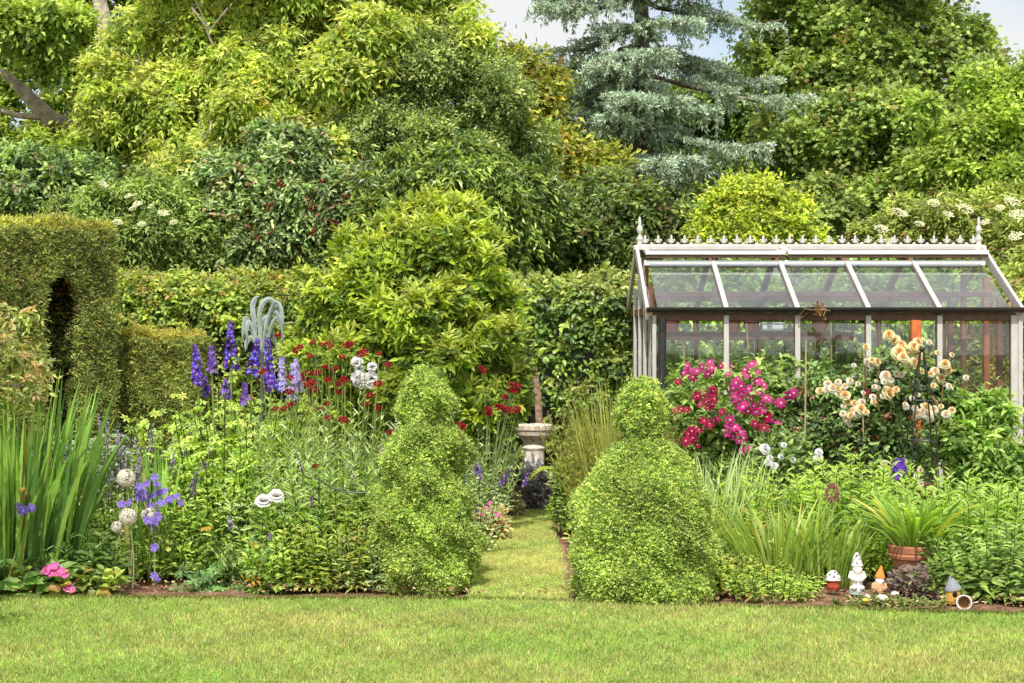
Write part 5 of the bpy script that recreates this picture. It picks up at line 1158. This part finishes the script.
for px, py, s in [(889, 335, 1), (895, 340, 1.05), (901, 346, 1.1), (908, 351, 1.1), (914, 347, 1), (918, 342, .9), (917, 353, 1.1), (899, 353, 1.1), (906, 360, 1.1), (914, 362, 1), (898, 349, .9), (920, 348, .8), (903, 357, .9), (887, 337, .9),
                  (945, 364, 1.), (948, 370, .9), (888, 393, 1.05), (890, 388, .9), (845, 395, 1.), (842, 392, .9), (854, 413, 1), (850, 416, .8), (866, 412, .8), (931, 374, .9), (877, 362, .8), (941, 378, .8), (952, 410, .9), (930, 418, .9), (926, 408, .9), (838, 389, .9), (861, 409, .9), (872, 360, .8)]:
    put(ROSE, t, P(px, py, Yr - .62 + rng.normal() * .05), (rng.normal() * .4, -.9, .5 + rng.normal() * .3), s * rng.uniform(.55, 1.0), rng.random() * 6)
for px, py, s in [(828, 384, .9), (833, 388, 1), (838, 382, .9), (845, 386, .9), (850, 381, .8), (826, 390, .8), (886, 376, 1.1), (891, 380, 1.1), (884, 382, .9), (897, 374, .8), (858, 413, .9), (847, 419, 1), (843, 414, .9), (862, 402, .8), (935, 371, 1), (937, 380, 1), (945, 384, .8), (949, 386, .8), (923, 411, 1.2), (918, 414, 1), (928, 414, 1.1), (934, 410, .9), (915, 408, .8), (858, 384, .7), (866, 362, .8), (871, 366, .7), (912, 398, .8), (918, 395, .7), (905, 404, .7), (946, 414, 1), (884, 464, .8), (920, 470, .7), (917, 476, .8), (921, 484, .8), (873, 397, .8), (850, 425, .7)]:
    put(ROSEP, t, P(px, py, Yr - .6 + rng.normal() * .05), (rng.normal() * .4, -.9, .5 + rng.normal() * .3), s * rng.uniform(.55, 1.0), rng.random() * 6)
for k in range(28):
    px, py = [(900, 345), (835, 388), (888, 385), (855, 414), (928, 412), (945, 372), (870, 400), (905, 370), (865, 365)][k % 9]
    put(ROSE if k % 2 else ROSEP, t, P(px + rng.normal() * 13, py + rng.normal() * 9, Yr - .55 + rng.normal() * .06), (rng.normal() * .5, -.9, .5), rng.uniform(.35, .65), rng.random() * 6)
g = G()
for a, b in (((893, 470), (890, 385)), ((862, 470), (862, 350)), ((920, 480), (905, 350)), ((930, 480), (945, 365)), ((905, 470), (880, 360))):
    tube(g, curve(P(a[0], a[1], Yr), P(b[0], b[1], Yr - .4), 6, (rng.normal() * .05, 0, 0)), [.009, .008, .008, .007, .006, .005], A(150, 130, 80, .6), 6, 0, rng)
g.build('cane', BARK, t)
# bamboo canes
for (px, a, b, lab) in ((864, 352, 470, 'pale bamboo cane standing among the apricot roses'), (806, 340, 470, 'thin pale bamboo cane left of the apricot roses')):
    g = G(); tube(g, [bx(px - 2, 13.2), P(px, a, 13.2)], .007, A(186, 166, 132, .5), 8); tag(g.build('bamboo_cane', CEDAR, origin=bx(px - 2, 13.2)), lab, 'cane')
# white rose
t, rng = round_bush('rose_bush', 'low rose bush with a few white blooms in front of the clematis', 'bush', 785, 12.9, 142, .36, .86, 900, [(3, A(130, 158, 76)), (3, A(100, 130, 56)), (1, A(76, 104, 44))], (.045, .07), .55, tw=.12)
for px, py, s in [(765, 449, 1.3), (784, 445, .7), (768, 462, .9), (774, 466, .9), (781, 457, .7), (793, 460, .7), (819, 452, .9), (819, 457, .9), (770, 458, .8), (816, 458, .7), (801, 497, .6)]:
    put(ROSEW, t, P(px, py, 12.55), (rng.normal() * .3, -.8, .6), s * .72, rng.random() * 6)
# obelisk
Yo = 12.7; t = thing('obelisk', 'dark metal obelisk plant support before the orange greenhouse post', 'plant support', bx(922, Yo)); dk = A(40, 40, 40, .5)
cx = bx(922, Yo); ap = P(922, 352, Yo)
for sx in (-1, 1):
    for sy in (-1, 1):
        g = G(); tube(g, [cx + [sx * .12, sy * .12, 0], cx + [sx * .085, sy * .085, .95], ap + [sx * .012, sy * .012, 0]], .0055, dk, 7); g.build('leg', DARK, t)
for z, r in ((.85, .09), (1.15, .062)):
    g = G(); c4 = [cx + [sx * r, sy * r, z] for sx, sy in ((-1, -1), (1, -1), (1, 1), (-1, 1), (-1, -1))]
    for a, b in zip(c4[:-1], c4[1:]): tube(g, [a, b], .004, dk, 6)
    g.build('ring', DARK, t)
g = G(); ball(g, ap + UP * .02, .022, dk, 12, 8); g.build('ball', DARK, t, True)
VIO = star_mesh('flower', 16, 5, .05, .04, A(104, 66, 170, .7), A(60, 30, 110, .6), .7, -.4)
t = plant('violet_clematis', 'few deep violet blooms low down beside the dark obelisk', 'climber', 900, 12.8); rng = RNG(17); g = G()
for px, py in [(894, 467), (901, 464), (904, 470), (896, 474), (899, 470)]:
    p = P(px, py, 12.55); put(VIO, t, p, (rng.normal() * .5, -.8, .2), 1., rng.random() * 6); tube(g, curve(bx(900, 12.8), p, 5, (0, .05, 0)), .003, A(110, 120, 60), 4, cap=False)
stems(g, rng, bx(900, 12.8), 8, (.4, .7), .08, .1, (.04, .06), .5, 10, GR); g.build('foliage', LEAF, t)
# leafy shrub right
tree('pepper_bush', 'upright fresh green leafy shrub against the right end of the greenhouse front', 'shrub', 143,
     [lob(975, 440, 13.5, 34, 36), lob(985, 480, 13.5, 42, 40), lob(962, 415, 13.5, 20, 24), lob(990, 415, 13.5, 18, 22)], bx(978, 13.5), 1100,
     [(4, A(126, 164, 66)), (3, A(96, 136, 52)), (1, A(156, 184, 84))], 'leaf', .14, 7, (.065, .1), .45, .3, sub=8, limbs=5, tr=.014, crown='foliage', tip=A(170, 190, 90), tipw=.3)
PH = [(4, A(152, 184, 74, .75)), (3, A(122, 158, 60, .75)), (1, A(92, 126, 46, .75))]
clump('phlox_clump', 'dense bright green unflowered phlox below the apricot rose', 858, 11.9, 144, 70, (.62, .92), .3, PH, (.08, .13), .24, 22, tipc=A(176, 200, 84), ell=(1.1, .7))
clump('phlox_clump', 'wide bank of fresh green leafy stems in the right-hand corner of the bed', 975, 11.3, 145, 130, (.5, .82), .42, PH, (.08, .13), .26, 20, tipc=A(160, 188, 80), ell=(1.25, .9))
clump('phlox_clump', 'low pale green leafy bank at the lawn edge in the right corner', 1005, 10.7, 146, 90, (.25, .55), .32, [(4, A(156, 184, 88)), (3, A(126, 160, 70)), (1, A(96, 132, 54))], (.06, .1), .3, 18, ell=(1.3, .7))
# terracotta pot and its strap leaves
pb = bx(913, 11.0); t = thing('terracotta_pot', 'ribbed terracotta pot half hidden under strap leaves in the right bed', 'pot', pb); g = G()
lathe(g, [(0, .09), (.03, .1), (.2, .135), (.212, .14), (.215, .155), (.235, .16), (.25, .152), (.255, .158), (.29, .162), (.3, .15), (.28, .14)], A(178, 118, 88, .55), pb, 28); g.build('pot_body', TERRA, t)
rng = RNG(147); t = thing('agapanthus', 'agapanthus with arching bright green strap leaves growing in the ribbed terracotta pot', 'plant', pb + UP * .28); g = G()
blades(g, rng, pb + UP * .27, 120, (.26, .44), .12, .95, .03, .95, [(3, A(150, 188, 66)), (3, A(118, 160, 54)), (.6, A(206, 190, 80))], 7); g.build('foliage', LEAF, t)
# daylily
rng = RNG(148); t = plant('daylily_clump', 'clump of arching yellow green daylily leaves right of the round topped topiary', 'plant', 790, 11.2); g = G()
DL = [(4, A(162, 188, 76, .55)), (3, A(134, 168, 62, .55)), (1.5, A(108, 146, 50)), (.4, A(206, 190, 110))]
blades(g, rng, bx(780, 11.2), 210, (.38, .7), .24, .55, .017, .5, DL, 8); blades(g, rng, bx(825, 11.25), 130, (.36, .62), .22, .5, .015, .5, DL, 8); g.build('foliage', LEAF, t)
rng = RNG(149); t = plant('ornamental_grass', 'wispy grey green grass tuft beside the right flank of the round topped topiary', 'grass', 705, 11.8); g = G()
blades(g, rng, bx(705, 11.9), 150, (.6, 1.05), .2, .4, .009, .5, GREY, 8); blades(g, rng, bx(735, 12.2), 110, (.6, .9), .2, .4, .01, .5, GREY + GR, 8); g.build('foliage', LEAF, t)
for k, (px, Y, h, n, lab) in enumerate([(735, 12.1, .85, 70, 'tall narrow leaved green clump under the magenta clematis'), (765, 11.8, .62, 50, 'leafy green clump behind the daylily leaves'), (825, 12.2, .8, 50, 'green leafy clump between the daylily and the apricot rose'), (735, 11.0, .27, 60, 'low loose geranium foliage at the foot of the round topped topiary'),
        (770, 10.75, .2, 34, 'low yellowish edging tuft beneath the daylily leaves'), (838, 11.5, .34, 30, 'fresh leafy tuft behind the white gnome'), (882, 11.5, .4, 34, 'green leafy tuft left of the ribbed terracotta pot'), (710, 11.0, .26, 40, 'pale low plant touching the base of the round topped topiary')]):
    clump('leafy_perennial', lab, px, Y, 150 + k, n, (h * .6, h), .22, leafL=(.035, .065) if h < .5 else (.07, .12), wr=.36 if k in (3, 7) else .22, per=13, ell=(1.3, .7), pal=[GR, [(4, A(176, 192, 78)), (3, A(138, 164, 60)), (1, A(196, 176, 90))]][k % 2], lean=.2, group='leafy clumps filling the right bed')
# brown bottle shaped seed head
p = P(832, 493, 11.5); t = thing('globe_thistle', 'brownish pink fuzzy flower head on a tall stem above the daylily leaves', 'plant', bx(826, 11.5)); g = G()
tube(g, curve(bx(826, 11.5), p, 6, (.02, 0, 0)), .006, A(150, 150, 90), 6); g.build('stem', LEAF, t); g = G(); rng = RNG(160); d = nrm(rng.normal(size=(260, 3)))
leaves(g, 'dia', p + d * [.03, .03, .05], d, rng.normal(size=(260, 3)), .025, .012, np.tile(A(168, 124, 112, .7), (260, 1)) * rng.uniform(.7, 1.3, (260, 1))); g.build('flower_head', PETAL, t)
# heuchera
rng = RNG(161); t, rng = round_bush('heuchera', 'low bronze purple leaved plant beside the ornaments in the right bed', 'plant', 922, 10.85, 162, .2, .17, 420, [(3, A(158, 134, 130)), (2, A(126, 106, 106)), (2, A(186, 164, 158)), (2, A(130, 140, 86))], (.03, .055), .8, 'maple')
clump('creeping_thyme', 'thin low creeping green mat edging the bed around the gnomes', 890, 10.42, 163, 110, (.02, .07), .2, [(3, A(140, 158, 76)), (2, A(110, 130, 60)), (1, A(170, 150, 90))], (.02, .035), .4, 8, ell=(1.7, .35))
# low mixed ground cover under the taller plants
def cover(name, label, seed, x0, x1, dy0, dy1, n, pal):
    rng = RNG(seed); g = G(); x = rng.uniform(x0, x1, n); y = lawn_edge(x) + rng.uniform(dy0, dy1, n) ; k = (x < path_lr(y)[0] - .12) | (x > path_lr(y)[1] + .12); x, y = x[k], y[k]; m = len(x)
    hgt = .03 + .22 * rng.random(m) * np.clip((y - lawn_edge(x)) / .8, .1, 1)
    spray(g, rng, np.stack([x, y, hgt], 1), np.tile(UP, (m, 1)) + rng.normal(size=(m, 3)) * .5, 'leaf', .12, 6, (.04, .08), .42, .2, .7, .3, .5, pal, jit=.22)
    tag(g.build(name, LEAF), label, None, None, 'stuff')
cover('ground_cover', 'low mixed green leaves covering the soil of the left bed', 170, -3.9, -.3, .75, 3.5, 2600, GR)
cover('ground_cover', 'low mixed green leaves covering the soil of the right bed', 171, .45, 4.2, 1.05, 3.2, 2400, GR)
rng = RNG(172); g = G(); n = 900; x = rng.uniform(-3.8, 4, n); y = lawn_edge(x) + rng.uniform(.02, .5, n)
leaves(g, 'leaf', np.stack([x, y, np.full(n, .05)], 1), rng.normal(size=(n, 3)) * [1, 1, .25], UP + rng.normal(size=(n, 3)) * .4, rng.uniform(.015, .045, n), .014, pick(rng, [(3, A(170, 130, 95, .6)), (2, A(120, 88, 66, .6)), (1, A(210, 190, 150, .6))], n))
tag(g.build('leaf_litter', BARK), 'dry leaf scraps and crumbs lying on the bare soil edge', None, None, 'stuff')

# ================================================================== GNOMES AND ORNAMENTS
wc = A(226, 224, 216, .62)
def gnome_big():
    Y = 10.88; b = bx(857, Y); b[2] = .02; t = thing('garden_gnome', 'tall white weathered gnome statue with a pointed hat at the front of the right bed', 'gnome', b)
    Z = lambda z: b + UP * z
    g = G(); lathe(g, [(0, .062), (.015, .066), (.03, .062), (.04, .05), (.09, .052), (.13, .058), (.165, .05), (.185, .036)], A(214, 210, 200, .85), b, 18)
    for s in (-1, 1):
        ball(g, Z(.03) + [s * .032, -.045, 0], (.028, .042, .022), wc, 10, 6)
        tube(g, [Z(.165) + [s * .046, 0, 0], Z(.12) + [s * .066, -.012, 0], Z(.1) + [s * .03, -.055, 0]], [.02, .02, .016], wc, 9); ball(g, Z(.098) + [s * .018, -.06, 0], .016, wc, 8, 6)
    ball(g, Z(.205), (.042, .04, .038), A(220, 214, 204, .9), 14, 9); ball(g, Z(.2) + [0, -.042, 0], (.012, .014, .011), wc, 8, 6)
    for s in (-1, 1): ball(g, Z(.212) + [s * .016, -.036, 0], (.006, .004, .006), A(90, 90, 92, .6), 6, 4)
    g.build('body', GLAZE, t)
    g = G(); lathe(g, [(.0, .012), (.03, .03), (.07, .042), (.095, .044), (.11, .03)], wc, Z(.1) + [0, -.022, 0], 16); g.build('beard', GLAZE, t)
    g = G(); lathe(g, [(.215, .05), (.225, .053), (.24, .046), (.28, .038), (.31, .026), (.33, .014), (.338, .003)], wc, b, 18)
    rng = RNG(3)
    for i in range(22):
        a = rng.random() * 6.28; z = rng.uniform(.225, .32); r = np.interp(z, [.225, .24, .28, .31, .33], [.054, .047, .038, .027, .015]); ball(g, Z(z) + [r * math.cos(a), r * math.sin(a), 0], (.006, .006, .007), A(120, 118, 122, .6), 6, 4)
    g.build('hat', GLAZE, t)
    g = G(); lathe(g, [(-.03, .075), (.004, .072)], A(150, 170, 150, .7), b, 16); g.build('base', GLAZE, t)
gnome_big()
for o in [q for q in bpy.data.objects if q.name == 'garden_gnome']: o.scale = (.72, .72, .72)
def gnome_small(label, px, Y, hs, hatc, bodyc, beardc, s=1., tilt=0):
    b = bx(px, Y); b[2] = .02; t = thing('garden_gnome', label, 'gnome', b); Z = lambda z: b + np.array([tilt * z, 0, z]) * s
    g = G(); lathe(g, [(0, .034 * s), (.02 * s, .038 * s), (.05 * s, .034 * s), (.065 * s, .02 * s)], bodyc, b, 14)
    for k in (-1, 1): ball(g, Z(.008) + [k * .018 * s, -.026 * s, 0], np.array((.016, .024, .011)) * s, A(70, 60, 50, .6), 8, 5); tube(g, [Z(.055) + [k * .03 * s, 0, 0], Z(.035) + [k * .036 * s, -.015 * s, 0], Z(.028) + [k * .014 * s, -.034 * s, 0]], .01 * s, bodyc, 7)
    ball(g, Z(.08), .024 * s, A(226, 178, 146, .8), 12, 8); ball(g, Z(.08) + [0, -.025 * s, 0], .007 * s, A(226, 160, 130, .8), 7, 5); g.build('body', GLAZE, t)
    g = G(); lathe(g, [(.04 * s, .006 * s), (.06 * s, .02 * s), (.075 * s, .024 * s), (.082 * s, .016 * s)], beardc, b + [tilt * .06, -.014 * s, 0], 12); g.build('beard', GLAZE, t)
    g = G(); pts = [(.09, .03), (.1, .026), (.12, .018), (.14, .009), (.155, .002)]
    for (z0, r0), (z1, r1) in zip(pts[:-1], pts[1:]): tube(g, [Z(z0), Z(z1 + .001)], [r0 * s, r1 * s], hatc, 14)
    g.build('hat', GLAZE, t)
gnome_small('little gnome in an orange pointed hat right of the tall white one', 878, 10.75, 0, A(222, 140, 66, .6), A(206, 160, 120, .6), A(236, 228, 214, .9), 1.15, .12)
# toadstool ornament
b = bx(833, 10.9); b[2] = .02; t = thing('toadstool_ornament', 'small red bodied ornament with a white spotted cap left of the tall gnome', 'ornament', b); g = G()
lathe(g, [(0, .034), (.02, .042), (.05, .04), (.065, .034)], A(196, 88, 60, .5), b, 16); g.build('body', GLAZE, t)
g = G(); lathe(g, [(.06, .03), (.064, .052), (.08, .05), (.105, .036), (.122, .016), (.126, .003)], wc, b, 18)
for a, z, r in ((-1.6, .09, .046), (-.9, .105, .036), (-2.3, .102, .038), (-1.3, .115, .024), (-2.8, .085, .047), (-.3, .085, .047)): ball(g, b + [r * math.cos(a), r * math.sin(a), z], .008, A(130, 110, 110, .6), 7, 5)
g.build('cap', GLAZE, t)
# bird house
b = bx(953, 10.5); b[2] = .0; t = thing('bird_house', 'little yellow house ornament with a grey pointed roof beside the bronze leaved plant', 'ornament', b); g = G()
lathe(g, [(.0, .045), (.02, .05), (.08, .046), (.1, .04)], A(214, 172, 80, .5), b, 16); ball(g, b + [0, -.046, .062], (.016, .01, .018), A(40, 30, 24, .4), 12, 8); tube(g, [b + [0, -.04, .03], b + [0, -.07, .03]], .004, A(120, 80, 40, .6), 6); g.build('body', GLAZE, t)
g = G(); pts = [(.085, .054), (.095, .052), (.125, .034), (.15, .018), (.172, .004)]
for (z0, r0), (z1, r1) in zip(pts[:-1], pts[1:]): tube(g, [b + [-.03 * (z0 - .09) * 6, 0, z0], b + [-.03 * (z1 - .09) * 6, 0, z1 + .0005]], [r0, r1], A(160, 164, 172, .45), 16)
g.build('roof', GLAZE, t)
# white cup lying on its side
b = bx(964, 10.22); b[2] = .05; g = G(); tmp = G()
lathe(tmp, [(-.06, .028), (-.05, .042), (.0, .05), (.045, .053), (.05, .057), (.056, .052), (.04, .042), (-.03, .032), (-.04, .002)], np.array([A(232, 226, 210, .9)] * 6 + [A(170, 130, 90, .6)] * 3), (0, 0, 0), 22)
R = np.array(Matrix.Rotation(math.radians(80), 3, 'X')); R = np.array(Matrix.Rotation(math.radians(-14), 3, 'Z')) @ R
V = np.concatenate(tmp.V) * .82 @ R.T + b; tmp.V = [V]
t = thing('ceramic_cup', 'white ceramic cup lying on its side at the lawn edge, mouth facing out', 'ornament', b - UP * .05); tmp.build('cup', GLAZE, t)
# pale pebbles
rng = RNG(9)
for k, (px, Y, s, lab) in enumerate([(868, 10.5, .02, 'pale pebble at the foot of the tall white gnome'), (882, 10.42, .03, 'round white pebble in front of the orange hatted gnome'), (866, 10.38, .018, 'yellowish pebble lying nearest the lawn below the gnomes'), (895, 10.6, .022, 'small grey pebble right of the orange hatted gnome')]):
    b = bx(px, Y); g = G(); ball(g, b + UP * (.03 + s * .5), (s * 1.2, s, s * .75), A(222, 206, 178, .8) if k != 2 else A(220, 180, 80, .8), 12, 8); tag(g.build('pebble', STONE, origin=b, smooth=True), lab, 'pebble', 'pebbles by the gnomes')

# ================================================================== LIGHT, SKY, CAMERA
for o in PROTO:
    bpy.data.objects.remove(o)
SUN = nrm(np.array([-.09, -.58, .80]))
el = math.asin(SUN[2]); az = math.atan2(SUN[0], SUN[1])
ld = bpy.data.lights.new('sun', 'SUN'); ld.energy = 5.0; ld.angle = math.radians(.6); ld.color = (1, .95, .86)
lo = bpy.data.objects.new('sun', ld); COL.objects.link(lo)
lo.rotation_euler = Vector(SUN).to_track_quat('Z', 'Y').to_euler(); lo.location = (-8, -8, 12)
wd = bpy.data.worlds.new('World'); SC.world = wd; wd.use_nodes = True
nt = wd.node_tree; N, L = nt.nodes, nt.links; N.clear()
sky = N.new('ShaderNodeTexSky'); sky.sky_type = 'NISHITA'; sky.sun_disc = False; sky.sun_elevation = el; sky.sun_rotation = az
sky.air_density = 1.; sky.dust_density = .6
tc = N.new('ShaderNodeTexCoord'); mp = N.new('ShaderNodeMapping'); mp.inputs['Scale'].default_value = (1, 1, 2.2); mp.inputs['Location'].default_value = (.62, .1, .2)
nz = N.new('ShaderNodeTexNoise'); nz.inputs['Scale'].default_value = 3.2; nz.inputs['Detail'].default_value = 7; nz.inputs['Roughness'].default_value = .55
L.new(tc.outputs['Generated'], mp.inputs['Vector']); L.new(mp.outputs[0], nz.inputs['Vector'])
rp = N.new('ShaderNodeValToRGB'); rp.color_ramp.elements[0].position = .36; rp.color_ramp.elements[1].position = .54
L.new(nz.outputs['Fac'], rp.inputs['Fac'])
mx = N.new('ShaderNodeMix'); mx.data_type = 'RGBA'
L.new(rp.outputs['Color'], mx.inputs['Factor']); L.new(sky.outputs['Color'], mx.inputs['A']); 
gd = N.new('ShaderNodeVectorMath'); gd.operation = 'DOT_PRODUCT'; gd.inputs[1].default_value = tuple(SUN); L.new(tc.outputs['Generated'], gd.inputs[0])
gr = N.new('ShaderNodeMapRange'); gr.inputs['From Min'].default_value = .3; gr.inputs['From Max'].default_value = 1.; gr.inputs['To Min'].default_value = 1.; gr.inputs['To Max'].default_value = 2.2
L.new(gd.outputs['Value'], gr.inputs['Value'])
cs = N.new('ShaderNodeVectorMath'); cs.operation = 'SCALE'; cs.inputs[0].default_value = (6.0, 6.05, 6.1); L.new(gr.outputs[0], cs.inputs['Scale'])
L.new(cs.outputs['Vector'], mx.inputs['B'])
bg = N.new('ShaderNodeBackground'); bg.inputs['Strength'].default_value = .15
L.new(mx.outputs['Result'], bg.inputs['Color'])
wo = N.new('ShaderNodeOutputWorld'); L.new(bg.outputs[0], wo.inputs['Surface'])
cd = bpy.data.cameras.new('camera'); cam = bpy.data.objects.new('camera', cd); COL.objects.link(cam)
cam.location = (0, 0, H); cam.rotation_euler = (math.radians(90), 0, 0)
cd.sensor_width = 36; cd.lens = F / 1024 * 36; cd.shift_y = -(341.5 - HY) / 1024; cd.clip_end = 2000; cd.clip_start = .1
SC.camera = cam
SC.view_settings.view_transform = 'Standard'; SC.view_settings.look = 'None'; SC.view_settings.exposure = 0; SC.view_settings.gamma = 1
SC.render.engine = 'CYCLES'
cy = SC.cycles
cy.max_bounces = 7; cy.diffuse_bounces = 3; cy.glossy_bounces = 2; cy.transmission_bounces = 3; cy.transparent_max_bounces = 12
cy.caustics_reflective = False; cy.caustics_refractive = False
cy.sample_clamp_indirect = 4
cy.use_denoising = True
cy.denoiser = 'OPENIMAGEDENOISE'
cy.denoising_input_passes = 'RGB_ALBEDO_NORMAL'
cy.denoising_prefilter = 'ACCURATE'
